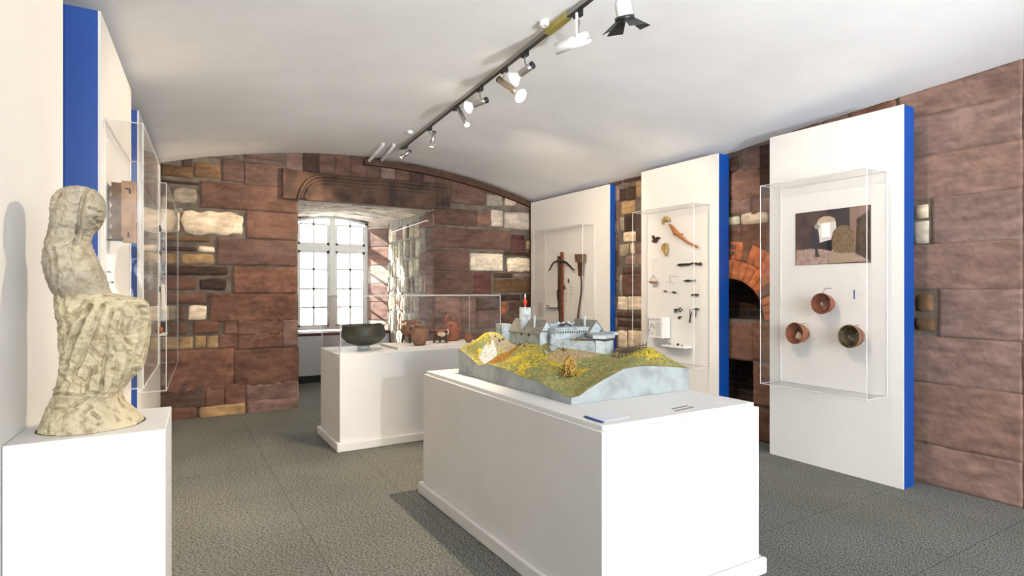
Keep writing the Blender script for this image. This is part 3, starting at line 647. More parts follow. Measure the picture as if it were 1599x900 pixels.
# label card on the castle plinth, near corner
r = thing('label_card', (1.75, 2.05, .901), 'clear label card with a blue edge at the near corner of the castle plinth', 'label')
c = [onZ(912, 651, .902), onZ(942, 660, .902), onZ(984, 652, .902), onZ(948, 645, .902)]
m = MB(); m.prism(c, (0, 0, .003)); m.build('card', mat('pale_card', (.66, .68, .72), .3), r)
m = MB(); m.prism([onZ(911.5, 650.8, .906), onZ(942, 660.3, .906), onZ(945, 659.6, .906), onZ(915, 650, .906)], (0, 0, .002)); m.build('blue_edge', M_blue, r)
def tp(u, v): 
    p = [onZ(1043, 638, .901), onZ(1058, 643.5, .901), onZ(1087, 636.5, .901), onZ(1072, 632, .901)]
    return p[1]*(u)*(0)+(p[1]*(1-u)+p[2]*u)*(1-v)+(p[0]*(1-u)+p[3]*u)*v
o = print_lines('printed_caption', tp, [(.10, .22, 0, 1, .09), (.60, .22, .1, .95, .08)], ''); tag(o, 'two lines of grey lettering on the castle plinth top', 'lettering')
r = MB(); a = onX(261.5, 657, .0); 
r.box((.0005, 2.12, 1.02-.075), (.003, 2.22, 1.045)); o = r.build('caption_plate', M_redbrown_ink); tag(o, 'small brown caption plate on the side of the statue plinth', 'label')
print_lines('lettering', lambda u, v: (.0036, 2.125+.09*u, .95+.09*v), [(.1, .08, 0, 1, .2), (.3, .08, 0, 1, .2), (.5, .08, 0, 1, .15), (.7, .1, 0, .8, .3)], '', mtl=M_cream, parent=o)

# ================================================================== STONE STATUE
SY = 2.215                                   # plane of the statue's axis
prof = [(292, 118, 125), (293.5, 106, 137), (297, 98, 147), (302, 91, 154), (310, 84.5, 161), (320, 81, 165), (330, 79, 166), (340, 79, 165), (350, 78, 161), (357, 77, 155.5), (362, 76, 150), (367, 75.5, 145.5), (372, 75, 143), (380, 72, 142), (387, 71, 144), (396, 69, 148), (410, 68, 154), (425, 70.5, 162), (440, 76, 168), (449, 80, 172), (455, 86, 175), (458.5, 90, 176)]
prof2 = [(457.5, 91, 178), (461, 88.5, 190), (464, 88, 212), (468, 87.5, 225), (475, 88, 231), (485, 89, 234), (500, 92, 236), (520, 94, 235), (540, 95, 232), (555, 95.5, 229), (568, 95.5, 226), (577, 95, 220), (583, 94.5, 213), (590, 94, 205), (600, 92, 199), (610, 88, 192), (620, 82.5, 192), (628, 79, 198), (636, 75, 208), (645, 70, 218), (653, 66.5, 224), (661, 63.5, 227), (669, 61, 227), (676, 59.5, 226), (683.5, 58.5, 224)]
dep1 = [(292, .03), (297, .075), (310, .10), (330, .108), (350, .10), (362, .085), (372, .082), (385, .105), (400, .125), (430, .13), (458, .125)]
dep2 = [(457, .12), (465, .135), (490, .15), (530, .15), (570, .14), (595, .125), (615, .12), (640, .135), (665, .145), (684, .145)]
grooves_u = [([(142, 299), (136, 318), (133, 335), (131, 352), (127, 366)], .010, 5), ([(146, 331), (152, 333), (159, 336)], .006, 3.5), ([(128, 360), (126, 372), (123, 384)], .010, 5), ([(92, 392), (98, 405), (101, 428), (97, 447)], .007, 4),
             ([(88, 391), (108, 386), (124, 380)], .004, 4), ([(118, 392), (125, 410), (122, 432)], .004, 5), ([(112, 322), (124, 330), (130, 327)], .004, 4), ([(150, 346), (156, 352), (161, 349)], .005, 3), ([(135, 366), (133, 378)], .007, 5), ([(104, 300), (96, 315), (93, 332)], .003, 6)]
bumps_u = [(150, 340, .012, 8), (112, 345, .006, 14), (108, 420, .010, 16), (145, 430, .008, 14), (85, 420, .006, 8)]
grooves_l = [([(106, 462), (110, 478), (118, 490), (128, 494), (140, 488), (149, 476)], .010, 5), ([(149, 478), (137, 500), (125, 525), (116, 555), (106, 580), (98, 600)], .013, 5.5), ([(168, 476), (158, 505), (147, 530), (136, 556), (122, 582)], .010, 4.5),
             ([(182, 482), (173, 510), (168, 530)], .008, 3.5), ([(196, 486), (190, 512), (199, 523), (208, 534)], .009, 3.5), ([(171, 522), (176, 532), (172, 545), (180, 550)], .009, 3), ([(180, 525), (184, 538), (187, 543)], .008, 3), ([(150, 535), (158, 545), (163, 551)], .007, 3),
             ([(170, 552), (168, 575), (164, 600)], .010, 4), ([(150, 570), (145, 585), (143, 602)], .010, 4), ([(126, 560), (130, 582), (140, 588)], .006, 3.5), ([(208, 474), (221, 482), (227, 500)], .014, 6), ([(227, 500), (222, 530), (214, 548), (216, 580)], .010, 4),
             ([(92, 609), (112, 606), (135, 609), (150, 603), (168, 607)], .008, 3), ([(92, 630), (110, 628), (128, 621), (145, 611)], .007, 3), ([(188, 560), (186, 580), (180, 598)], .007, 4), ([(205, 545), (203, 565), (197, 590)], .008, 4), ([(100, 475), (97, 500), (104, 530), (110, 545)], .007, 5),
             ([(152, 634), (160, 640)], .008, 4), ([(140, 495), (128, 520), (120, 545)], .004, 4), ([(160, 490), (150, 512), (143, 526)], .005, 3.5), ([(205, 500), (203, 520)], .004, 4)]
bumps_l = [(120, 478, .010, 12), (215, 478, .018, 14), (200, 500, .010, 14), (160, 590, .006, 14), (150, 655, .008, 25)]
def segd(px, py, a, c):
    vx, vy = c[0]-a[0], c[1]-a[1]; t = max(0, min(1, ((px-a[0])*vx+(py-a[1])*vy)/(vx*vx+vy*vy))); return math.hypot(px-a[0]-t*vx, py-a[1]-t*vy)
def statue_piece(name, pf, dp, gr, bu, n=330, step=1.0, jag=None, parent=None, tint=(1, 1, 1), bottom_flat=False):
    ys_ = [p[0] for p in pf]; rows = np.arange(ys_[0], ys_[-1]+.01, step); V = []; Cc = []
    for ri, y in enumerate(rows):
        xl, xr = lerp(y, ys_, [p[1] for p in pf]), lerp(y, ys_, [p[2] for p in pf]); d = lerp(y, [p[0] for p in dp], [p[1] for p in dp])
        for k in range(n):
            a = 2*math.pi*k/n; c_, s_ = math.cos(a), math.sin(a); ex = 2/2.35
            u = math.copysign(abs(c_)**ex, c_); v = math.copysign(abs(s_)**ex, s_)
            x = (xl+xr)/2+u*(xr-xl)/2
            yy = y+(jag(x) if jag else 0)*(1 if y > ys_[-1]-12 else 0)*max(0, (y-(ys_[-1]-12))/12) if pf is prof else y
            p = onY(x, yy, SY); pt = Vector((p.x, SY+v*d*(1 if v < 0 else .75), p.z))
            nrm = Vector((u*1.2, v*1.4, 0)); nrm.normalize()
            off = 0; front = max(0, -v)
            if front > .05:
                fw = min(1, front*2.2)
                for pts, dep_, wd in gr:
                    if abs(x-pts[len(pts)//2][0]) > 60: continue
                    m_ = min(segd(x, yy, pts[i], pts[i+1]) for i in range(len(pts)-1))
                    if m_ < wd*2.6: off += 1.45*fw*dep_*(-math.exp(-(m_/wd*1.7)**2)+.32*math.exp(-((m_-wd*1.3)/wd*1.3)**2))
                for bx, by, h_, r_ in bu: off += fw*h_*math.exp(-((x-bx)**2+(yy-by)**2)/(r_*r_))
            N3 = fbm(pt.x*16+3, pt.y*16, pt.z*16, 6); off += .0048*N3+.003*nz(pt.x*95, pt.y*95, pt.z*95)+.0016*nz(pt.x*210, pt.y*210, pt.z*210)-.006*max(0, nz(pt.x*45, pt.y*45, pt.z*45)-.35)
            pt += nrm*off
            V.append(pt)
            g_ = nz(pt.x*9, pt.y*9+5, pt.z*9); h2 = nz(pt.x*26, pt.y*26+9, pt.z*26)
            base = (184, 174, 156) if pf is prof else (200, 187, 158)
            c3 = srgb(*base); dirt = 1-max(0, g_+.15)*(.55 if pf is prof else .25)-max(0, h2)*.2
            Cc.append((c3[0]*dirt*tint[0], c3[1]*dirt, c3[2]*dirt*(.98-.1*max(0, -g_)), 1))
    F = []
    R = len(rows)
    for i in range(R-1):
        for k in range(n): F.append((i*n+k, i*n+(k+1) % n, (i+1)*n+(k+1) % n, (i+1)*n+k))
    F.append(tuple(range(n))); F.append(tuple(reversed(range((R-1)*n, R*n))))
    me = bpy.data.meshes.new(name); me.from_pydata([tuple(v) for v in V], [], F); me.materials.append(M_statue)
    at = me.color_attributes.new('Col', 'FLOAT_COLOR', 'POINT'); at.data.foreach_set('color', np.array(Cc, dtype=np.float32).ravel())
    me.polygons.foreach_set('use_smooth', [True]*len(F))
    bm = bmesh.new(); bm.from_mesh(me); bmesh.ops.recalc_face_normals(bm, faces=bm.faces); bm.to_mesh(me); bm.free()
    o = bpy.data.objects.new(name, me); COL.objects.link(o); o.parent = parent; o.location = -parent.location
    return o
st = thing('stone_statue', (-.19, SY, 1.08), 'weathered cream stone seated figure, bowed head, draped lap, on a white plinth', 'statue')
# bottom of the statue is brought exactly onto the plinth
zb = onY(140, 683.5, SY).z
jagf = lambda x: 6-.055*(x-85)+1.5*math.sin(x*.2)
statue_piece('head_and_torso', prof, dep1, grooves_u, bumps_u, jag=jagf, parent=st)
lo = statue_piece('draped_lap_and_base', prof2, dep2, grooves_l, bumps_l, parent=st)
for v in lo.data.vertices:
    if v.co.z < 1.0805: v.co.z = 1.0805

# ================================================================== CASTLE MODEL
cm = thing('castle_model', (2.235, 3.07, .9), 'painted scale model of a castle on a grassy yellow flowered hill with grey cut sides', 'model')
L_ = [(2.4, .938), (2.517, .946), (2.626, .963), (2.731, .984), (2.843, .979), (2.973, .994), (3.132, 1.006), (3.33, 1.013), (3.385, .99), (3.416, .986), (3.572, 1.035), (3.683, 1.063), (3.74, 1.075)]
Nn = [(1.8, .938), (1.852, .943), (1.907, .97), (1.965, .995), (2.059, 1.029), (2.161, 1.063), (2.268, 1.07), (2.378, 1.064), (2.493, 1.052), (2.67, 1.03)]
cp = [(1.8, y, z) for y, z in L_]+[(x, 2.4, z) for x, z in Nn[1:]]
cp += [(2.67, 2.55, 1.07), (2.67, 2.75, 1.09), (2.67, 3.0, 1.06), (2.67, 3.3, 1.0), (2.67, 3.74, .98), (1.93, 3.74, 1.12), (2.08, 3.74, 1.12), (2.3, 3.74, 1.0), (2.5, 3.74, .98),
       (1.87, 3.62, 1.12), (1.93, 3.6, 1.178), (2.0, 3.6, 1.195), (2.06, 3.6, 1.175), (1.86, 3.5, 1.06), (1.93, 3.5, 1.14), (2.0, 3.5, 1.15), (1.87, 3.40, .995), (1.95, 3.40, 1.02), (2.03, 3.41, 1.06),
       (2.13, 3.56, 1.11), (2.13, 3.2, 1.135), (2.1, 3.35, 1.125), (2.25, 3.3, 1.15), (2.2, 3.08, 1.125), (2.38, 2.86, 1.10), (2.5, 2.95, 1.09), (2.4, 3.1, 1.13), (2.58, 3.2, 1.08), (2.03, 3.25, 1.085), (1.95, 3.1, 1.055), (1.95, 2.9, 1.04), (2.12, 2.9, 1.07), (2.1, 2.75, 1.045), (1.95, 2.7, 1.0), (2.0, 2.6, .995), (1.9, 2.5, .955), (2.1, 2.55, 1.035),
       (2.61, 2.7, 1.13), (2.53, 2.6, 1.125), (2.6, 2.55, 1.10), (2.35, 2.6, 1.085), (2.3, 2.5, 1.08), (2.47, 2.76, 1.065), (2.36, 2.76, 1.075), (2.45, 2.5, 1.085)]
P_ = np.array(cp); xy = P_[:, :2]
def U(r): return np.where(r > 1e-9, r*r*np.log(r+1e-12), 0)
nC = len(P_); K = U(np.linalg.norm(xy[:, None]-xy[None], axis=2))+np.eye(nC)*2e-4; Q = np.hstack([np.ones((nC, 1)), xy])
A_ = np.block([[K, Q], [Q.T, np.zeros((3, 3))]]); sol = np.linalg.solve(A_, np.concatenate([P_[:, 2], np.zeros(3)]))
def terr(x, y):
    r = np.hypot(xy[:, 0]-x, xy[:, 1]-y); return float(U(r)@sol[:nC]+sol[nC]+sol[nC+1]*x+sol[nC+2]*y)
TX0, TX1, TY0, TY1 = 1.8, 2.67, 2.4, 3.74
def hgt(x, y):
    z = terr(x, y); e = min(x-TX0, y-TY0, TX1-x, TY1-y)
    if e < .05:
        f = max(0, e/.05); q_ = []
        if x-TX0 <= e+1e-9: t_ = lerp(y, [a for a, c in L_], [c for a, c in L_])
        elif y-TY0 <= e+1e-9: t_ = lerp(x, [a for a, c in Nn], [c for a, c in Nn])
        else: t_ = z
        z = z*f+t_*(1-f)
    return z
# terrain skin
nx, ny = 150, 220; V = []; Cc = []; F = []
for j in range(ny+1):
    for i in range(nx+1):
        x = TX0+(TX1-TX0)*i/nx; y = TY0+(TY1-TY0)*j/ny; e = min(i, j, nx-i, ny-j)
        z = hgt(x, y)+(.0035*nz(x*60, y*60)+.003*nz(x*140, y*140, 5)+.007*nz(x*18, y*18, 2) if e > 1 else 0)
        V.append((x, y, z))
        g_ = nz(x*5.5, y*5.5, 1); h_ = nz(x*60, y*60, 4); b_ = nz(x*12, y*12, 8)
        c_ = Vector((154, 150, 98))+Vector((26, 24, 24))*h_+Vector((22, 8, 0))*b_
        zone_y = 0
        for (cx_, cy_, r_) in ((1.93, 3.0, .17), (1.98, 3.2, .13), (2.05, 2.85, .12), (1.9, 3.62, .09), (2.5, 2.6, .16), (2.05, 2.66, .07), (1.87, 3.1, .08), (1.86, 3.52, .07)): zone_y = max(zone_y, 1-math.hypot(x-cx_, y-cy_)/r_)
        if zone_y > 0 and h_*1.3+b_*.8+zone_y*1.1 > .62+.3*g_: c_ = Vector((212, 190, 66))+Vector((20, 16, 10))*nz(x*200, y*200)
        rk = 1-math.hypot(x-1.97, (y-3.45))/.07
        if 3.40 < y < 3.52 and x > 1.84 and x < 2.12 and nz(x*20, y*20, 9) > -.25: c_ = Vector((150, 140, 120)) if x > 1.95 else Vector((196, 196, 188))
        if abs(y-3.40) < .025: c_ = Vector((146, 108, 52))
        if 1-math.hypot((x-2.22)/.2, (y-2.92)/.12) > .1*h_ and x > 2.0: c_ = Vector((184, 160, 122))+Vector((30, 20, 20))*h_
        V_ = srgb(*[max(10, min(250, k)) for k in c_]); Cc.append((*V_, 1))
for j in range(ny):
    for i in range(nx): p = j*(nx+1)+i; F.append((p, p+1, p+nx+2, p+nx+1))
me = bpy.data.meshes.new('grassy_terrain'); me.from_pydata(V, [], F); me.materials.append(M_terrain)
at = me.color_attributes.new('Col', 'FLOAT_COLOR', 'POINT'); at.data.foreach_set('color', np.array(Cc, dtype=np.float32).ravel()); me.polygons.foreach_set('use_smooth', [True]*len(F))
o = bpy.data.objects.new('grassy_terrain', me); COL.objects.link(o); o.parent = cm; o.location = -cm.location
# cut sides
m = MB(); rim = [(TX0, TY0+(TY1-TY0)*j/ny) for j in range(ny, 0, -1)]+[(TX0+(TX1-TX0)*i/nx, TY0) for i in range(nx)]+[(TX1, TY0+(TY1-TY0)*j/ny) for j in range(ny)]+[(TX1-(TX1-TX0)*i/nx, TY1) for i in range(nx)]
nR = len(rim); vs = [(x, y, .9012) for x, y in rim]+[(x, y, hgt(x, y)-.001) for x, y in rim]
m.add(vs, [(i, (i+1) % nR, nR+(i+1) % nR, nR+i) for i in range(nR)]+[tuple(range(nR))]); m.build('cut_side', M_base, cm)
def house(nm, x0, y0, x1, y1, zb_, ze, zr, axis, wins=(), chim=None, par=cm, ov=.008):
    m = MB(); m.box((x0, y0, zb_), (x1, y1, ze))
    if axis == 'y':
        xm = (x0+x1)/2; m.prism([(x0, y0, ze), (x1, y0, ze), (xm, y0, zr-.003)], (0, y1-y0, 0))
        rf = MB()
        for a, s in ((x0-ov, -1), (x1+ov, 1)):
            za = ze-(zr-ze)*ov/(xm-x0)
            rf.hexa([(a, y0-ov, za-.004), (xm, y0-ov, zr-.004), (xm, y1+ov, zr-.004), (a, y1+ov, za-.004), (a, y0-ov, za+.002), (xm, y0-ov, zr+.002), (xm, y1+ov, zr+.002), (a, y1+ov, za+.002)])
    o = m.build(nm, M_castle, par); r = rf.build('roof', M_castle_roof, o if par is None else par)
    return o
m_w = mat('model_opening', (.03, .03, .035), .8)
palace = house('palace_wing', 2.12, 3.17, 2.23, 3.56, 1.08, 1.212, 1.292, 'y')
def sub(m_, nm, mt, par): 
    o = m_.build(nm, mt); o.parent = par; o.location = -(par.location+cm.location); return o
for (px, py) in ((815, 521), (826.5, 522)):
    p = onX(px, py, 2.12); m = MB(); m.box((2.117, p.y-.008, p.z-.013), (2.121, p.y+.008, p.z+.013)); sub(m, 'window', m_w, palace)
m = MB(); m.box((2.127, 3.163, 1.215), (2.222, 3.171, 1.224)); sub(m, 'gable_balcony', M_castle_wood, palace)
m = MB(); p = onX(833, 505, 2.13); m.tube([(2.14, p.y, 1.22), (2.14, p.y, 1.322)], .0085, 10); m.build('chimney', M_castle, cm)
m = MB(); m.box((2.06, 3.565, 1.08), (2.135, 3.66, 1.25)); m.build('corner_tower', M_castle, cm)
# round tower with mast
tw = MB(); tc_ = onY(820.5, 491, 3.42); tw.lathe([(.0, 1.1), (.041, 1.1), (.041, 1.372), (.034, 1.372), (.034, 1.36), (0, 1.36)], 28, Matrix.Translation((tc_.x, 3.42, 0))); t_o = tw.build('round_tower', M_castle, cm)
m = MB(); m.tube([(tc_.x, 3.42, 1.36), (tc_.x, 3.42, 1.468)], .003, 8); sub(m, 'mast', M_whitemetal, t_o)
m = MB(); m.tube([(tc_.x, 3.42, 1.382), (tc_.x, 3.42, 1.392), (tc_.x, 3.42, 1.418), (tc_.x, 3.42, 1.436)], [.004, .011, .013, .005], 10); m.ell((tc_.x-.006, 3.41, 1.415), (.014, .01, .012), bump=.6); sub(m, 'flag', M_red, t_o)
# gallery range
gz = MB(); gz.box((2.19, 3.10, 1.12), (2.47, 3.22, 1.208)); gz.box((2.185, 3.09, 1.222), (2.475, 3.23, 1.243)); gz.box((2.185, 3.09, 1.208), (2.195, 3.23, 1.222)); gz.box((2.2, 3.13, 1.2), (2.47, 3.22, 1.225)); ga = gz.build('gallery_range', M_castle, cm)
m = MB()
for i in range(15): m.hexa([(2.198+i*.019, 3.088, 1.207), (2.204+i*.019, 3.088, 1.207), (2.204+i*.019, 3.102, 1.207), (2.198+i*.019, 3.102, 1.207), (2.202+i*.019, 3.088, 1.224), (2.209+i*.019, 3.088, 1.224), (2.209+i*.019, 3.102, 1.224), (2.202+i*.019, 3.102, 1.224)])
sub(m, 'corbel', M_castle, ga)
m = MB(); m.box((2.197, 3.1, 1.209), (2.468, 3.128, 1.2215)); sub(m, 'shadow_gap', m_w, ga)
m = MB()
for i in range(12): m.box((2.20+i*.0235, 3.087, 1.23), (2.205+i*.0235, 3.0905, 1.237))
sub(m, 'loophole', m_w, ga)
m = MB(); m.box((2.25, 3.28, 1.14), (2.50, 3.36, 1.262)); m.box((2.30, 3.28, 1.262), (2.32, 3.30, 1.275)); 
for i in range(6): m.box((2.25+i*.044, 3.28, 1.262), (2.272+i*.044, 3.29, 1.272))
m.build('rear_rampart', M_castle, cm)
m = MB(); m.tube([(2.33, 3.25, 1.243), (2.4, 3.25, 1.26), (2.44, 3.25, 1.243)], .006, 6); m.ell((2.36, 3.25, 1.25), (.02, .01, .012), bump=.5); m.build('dark_hedge', m_w, cm)
keep = house('keep', 2.455, 3.07, 2.575, 3.30, 1.1, 1.215, 1.288, 'y')
m = MB(); m.tube([(2.47, 3.14, 1.22), (2.47, 3.14, 1.315)], .0085, 10); m.build('chimney', M_castle, cm)
m = MB(); p = onY(939, 517, 3.07); m.box((p.x-.006, 3.066, p.z-.008), (p.x+.004, 3.071, p.z+.006)); sub(m, 'window', m_w, keep)
# small turret at the palace corner, curtain wall and bastion
m = MB(); m.lathe([(.0, 1.08), (.022, 1.08), (.022, 1.205), (.0, 1.205)], 16, Matrix.Translation((2.19, 3.12, 0))); m.build('corner_turret', M_castle, cm)
m = MB(); cw = [(2.18, 3.10), (2.33, 2.86), (2.36, 2.86), (2.36, 3.10)]; m.prism([(x, y, 1.06) for x, y in cw], (0, 0, .098)); m.prism([(2.185, 3.10, 1.158), (2.33, 2.865, 1.158), (2.34, 2.872, 1.158), (2.20, 3.10, 1.158)], (0, 0, .012)); m.build('curtain_wall', M_castle, cm)
m = MB(); m.prism([(x, y, 1.03) for x, y in ((2.33, 2.85), (2.375, 2.82), (2.50, 2.88), (2.56, 3.07), (2.36, 3.09))], (0, 0, .148)); ba = m.build('bastion', M_castle, cm)
m = MB(); pl = [(2.315, 2.86), (2.372, 2.808), (2.505, 2.868), (2.575, 3.07), (2.44, 3.09)]; m.prism([(x, y, 1.186) for x, y in pl], (0, 0, .022)); m.prism([(2.60, 2.98, 1.19), (2.64, 2.99, 1.19), (2.64, 3.05, 1.19), (2.56, 3.07, 1.19), (2.50, 2.89, 1.19)], (0, 0, .02)); m.build('bastion_platform', M_castle, cm)
m = MB()
for i in range(7):
    t0 = i/7; a = Vector((2.318, 2.855, 1.186)).lerp(Vector((2.372, 2.808, 1.186)), t0); m.tube([a, a-Vector((-.006, -.006, .014))], .0028, 6)
for i in range(10):
    a = Vector((2.372, 2.808, 1.186)).lerp(Vector((2.505, 2.868, 1.186)), i/10); m.tube([a, a-Vector((.003, -.008, .016))], .0028, 6)
sub(m, 'corbel', M_castle_wood, ba)
m = MB(); m.prism([(2.24, 3.0, 1.171), (2.30, 2.90, 1.171), (2.34, 2.93, 1.171), (2.33, 3.02, 1.171)], (0, 0, .006)); m.build('dark_roof', M_bush, cm)
# bridge of stakes beside the bastion
m = MB()
for i in range(11):
    x = 2.42+.018*i; y = 2.80-.012*i; z = hgt(x, y); m.tube([(x, y, z-.01), (x, y, z+.035)], .0035, 6)
m.tube([(2.42, 2.80, 1.115), (2.60, 2.68, 1.15)], .004, 6); m.tube([(2.42, 2.80, 1.10), (2.60, 2.68, 1.135)], .003, 6); m.build('wooden_bridge', M_castle_wood, cm)
for (px, py, s_, mt_, nm) in ((958, 558, .014, M_bush, 'bush'), (968, 553, .010, M_bush, 'bush'), (1014, 553, .0, None, 'figure'), (876, 540, .017, M_bush, 'bush'), (881, 548, .014, M_bush, 'bush'), (862, 548, .022, M_base, 'rock'), (868, 545, .017, M_base, 'rock'), (853, 552, .014, M_base, 'rock'), (916, 585, .010, M_bush, 'bush'), (912, 579, .008, M_tree, 'bush'), (766, 527, .010, M_base, 'rock'), (774, 527, .008, M_bush, 'bush'), (780, 534, .012, M_bush, 'bush'), (786, 531, .010, M_bush, 'bush'), (820, 541, .010, M_bush, 'bush'), (812, 539, .008, M_bush, 'bush'), (830, 543, .009, M_bush, 'bush')):
    r = ray(px, py); t = 2.6
    while t < 5:
        p = (r[0]*t, r[1]*t, 1.5+r[2]*t)
        if TX0 < p[0] < TX1 and TY0 < p[1] < TY1 and p[2] < hgt(p[0], p[1]): break
        t += .004
    if t >= 5: continue
    x, y, z = p[0], p[1], hgt(p[0], p[1])
    m = MB()
    if nm == 'figure': m.tube([(x, y, z-.002), (x, y, z+.008), (x, y, z+.016)], [.003, .004, .002], 8); m.ell((x, y, z+.018), (.003, .003, .003)); m.build('tiny_figure', M_black, cm); continue
    for k in range(9): m.ell((x+random.uniform(-1, 1)*s_*.6, y+random.uniform(-1, 1)*s_*.6, z+random.uniform(0, 1)*s_), (s_*.45, s_*.45, s_*.45), 8, 6, bump=.7, seed=k)
    m.build(nm, mt_, cm)
# golden tree on the near slope
tb = (1.985, 2.665); tz = hgt(*tb); m = MB(); m.tube([(tb[0], tb[1], tz-.005), (tb[0], tb[1], tz+.10)], [.004, .001], 6); tro = m.build('model_tree', M_castle_wood, cm)
m = MB(); rd = random.Random(4)
for k in range(520):
    h_ = rd.random()**1.3; r_ = (1-h_)**.7*.056*math.sqrt(rd.random()); a = rd.random()*6.28
    p = (tb[0]+r_*math.cos(a), tb[1]+r_*math.sin(a), tz+.012+h_*.105+rd.uniform(-.004, .004)); s_ = rd.uniform(.0028, .0062); m.ell(p, (s_, s_, s_*1.3), 5, 3, bump=.8, seed=k)
sub(m, 'foliage', M_tree, tro)
# loose flock tufts over the slope: nobody could count them
m = MB(); ys2 = []
for (cx_, cy_, r_, nn) in ((1.93, 3.0, .18, 330), (2.0, 3.2, .12, 260), (2.05, 2.85, .12, 120), (1.9, 3.6, .08, 90), (2.52, 2.6, .13, 60), (2.04, 2.66, .06, 90)):
    for k in range(nn):
        a = rd.random()*6.28; q_ = r_*math.sqrt(rd.random()); x, y = cx_+q_*math.cos(a), cy_+q_*math.sin(a)
        if TX0+.01 < x < TX1-.01 and TY0+.01 < y < TY1-.01:
            s_ = rd.uniform(.0012, .003); m.ell((x, y, hgt(x, y)+.001), (s_, s_, s_), 4, 3)
o = m.build('yellow_flock', mat('yellow_flock', srgb(232, 200, 36), .9), cm); o['kind'] = 'stuff'

# ================================================================== TRACK AND SPOTS
def TX(Y): return 1.996+.0782*Y
def onT(px, py, off=0):
    r = ray(px, py); t = (1.996+off)/(r[0]-.0782*r[1]); return Vector((r[0]*t, r[1]*t, 1.5+r[2]*t))
def zt(Y): return vault(TX(Y), Y)
Ya, Yb = 1.2, onT(627, 232).y
tr = thing('ceiling_track', (TX(4), 4, zt(4)), 'long grey lighting track running along the vault', 'light track')
m = MB()
yy = np.linspace(Ya, Yb, 14)
for i in range(13):
    a, c = yy[i], yy[i+1]
    m.hexa([(TX(a)-.018, a, zt(a)-.032), (TX(a)+.018, a, zt(a)-.032), (TX(c)+.018, c, zt(c)-.032), (TX(c)-.018, c, zt(c)-.032), (TX(a)-.018, a, zt(a)-.001), (TX(a)+.018, a, zt(a)-.001), (TX(c)+.018, c, zt(c)-.001), (TX(c)-.018, c, zt(c)-.001)])
m.build('rail', mat('track_grey', srgb(168, 166, 158), .45, metal=.3), tr)
m = MB()
for i in range(13):
    a, c = yy[i], yy[i+1]
    for dx in (-.009, .009): m.hexa([(TX(a)+dx-.006, a, zt(a)-.0335), (TX(a)+dx+.006, a, zt(a)-.0335), (TX(c)+dx+.006, c, zt(c)-.0335), (TX(c)+dx-.006, c, zt(c)-.0335), (TX(a)+dx-.006, a, zt(a)-.031), (TX(a)+dx+.006, a, zt(a)-.031), (TX(c)+dx+.006, c, zt(c)-.031), (TX(c)+dx-.006, c, zt(c)-.031)])
m.build('slot', M_black, tr)
ja, jc = onT(888, 38).y, onT(856, 60).y
m = MB(); m.hexa([(TX(ja)-.024, ja, zt(ja)-.04), (TX(ja)+.024, ja, zt(ja)-.04), (TX(jc)+.024, jc, zt(jc)-.04), (TX(jc)-.024, jc, zt(jc)-.04), (TX(ja)-.024, ja, zt(ja)), (TX(ja)+.024, ja, zt(ja)), (TX(jc)+.024, jc, zt(jc)), (TX(jc)-.024, jc, zt(jc))]); m.build('joint_cover', M_tape, tr, bevel=.003)
def spot(ax, back, front, dx, kind, label, energy, size=80, blend=.6, target=None):
    Yk = onT(ax, 452-0).y if False else None
    bk = onT(*back); fr = onT(front[0], front[1], dx)
    if Yk is None:
        r = ray(ax, 452); Yk = 1.996/(r[0]/r[1]-.0782)
    zk = zt(Yk)-.033; root = thing('spotlight', (TX(Yk), Yk, zk), label, 'spotlight', 'spotlights clipped to the ceiling track')
    m = MB(); m.box((TX(Yk)-.017, Yk-.035, zk-.036), (TX(Yk)+.017, Yk+.035, zk)); m.build('adapter', M_black, root, bevel=.004)
    d = (fr-bk); Lb = d.length; d.normalize()
    mid = bk+d*min(.05, Lb*.4)
    m = MB(); m.tube([(TX(Yk), Yk, zk-.03), (TX(Yk), Yk, (zk+mid.z)/2), mid], .006, 8); m.build('stem', M_chrome, root)
    Rm = d.to_track_quat('Z', 'Y').to_matrix().to_4x4(); T = Matrix.Translation(bk)@Rm
    small = kind == 'small'; rb = .021 if small else .026
    bl = Lb-.035 if small else Lb-.075
    m = MB(); m.lathe([(0, .006), (rb, .006), (rb, bl), (rb*.9, bl+.003), (0, bl+.003)], 20, T); m.build('body', M_steel2 if kind == 'warm' else M_chrome, root)
    m = MB(); m.lathe([(0, 0), (rb+.001, 0), (rb+.001, .012), (0, .012)], 20, T); m.build('end_cap', M_black, root)
    R = .027 if small else .058
    m = MB(); m.lathe([(rb*.7, bl), (rb*.75, bl+.01), (R*.8, Lb-.015), (R, Lb-.004), (R, Lb), (R*.93, Lb)], 24, T); m.build('reflector', M_whitemetal if not small else M_chrome, root)
    m = MB(); m.lathe([(R*.93, Lb-.001), (R*.6, Lb+.003), (0, Lb+.006)], 24, T); m.build('bulb', M_bulb, root)
    lp = fr+d*.02; dl = (d+Vector((0, 0, -.42))).normalized(); light('spot_beam', 'SPOT', lp, (lp+dl) if target is None else target, energy, (1, .80, .56), spot_size=math.radians(size), spot_blend=blend, shadow_soft_size=.03)
spot(634.5, (642, 235.5), (627, 246), -.10, 'small', 'small steel spotlight nearest the stone back wall, glowing to the left', 170, 80, .6, (.3, 7.7, 1.6))
spot(671, (679, 205), (674, 229), -.02, 'small', 'small steel spotlight pointing straight down, second from the back wall', 110, 90, .6, (1.9, 5.7, .9))
spot(712, (716, 170), (730, 195), .02, 'small', 'small steel spotlight with black end, below the big round white lamp', 190, 75, .6, (4.9, 6.5, 1.7))
spot(750, (761, 156), (731, 168), -.10, 'big', 'steel spotlight with a wide glowing white disc facing left', 260, 70, .6, (-.2, 4.3, 1.6))
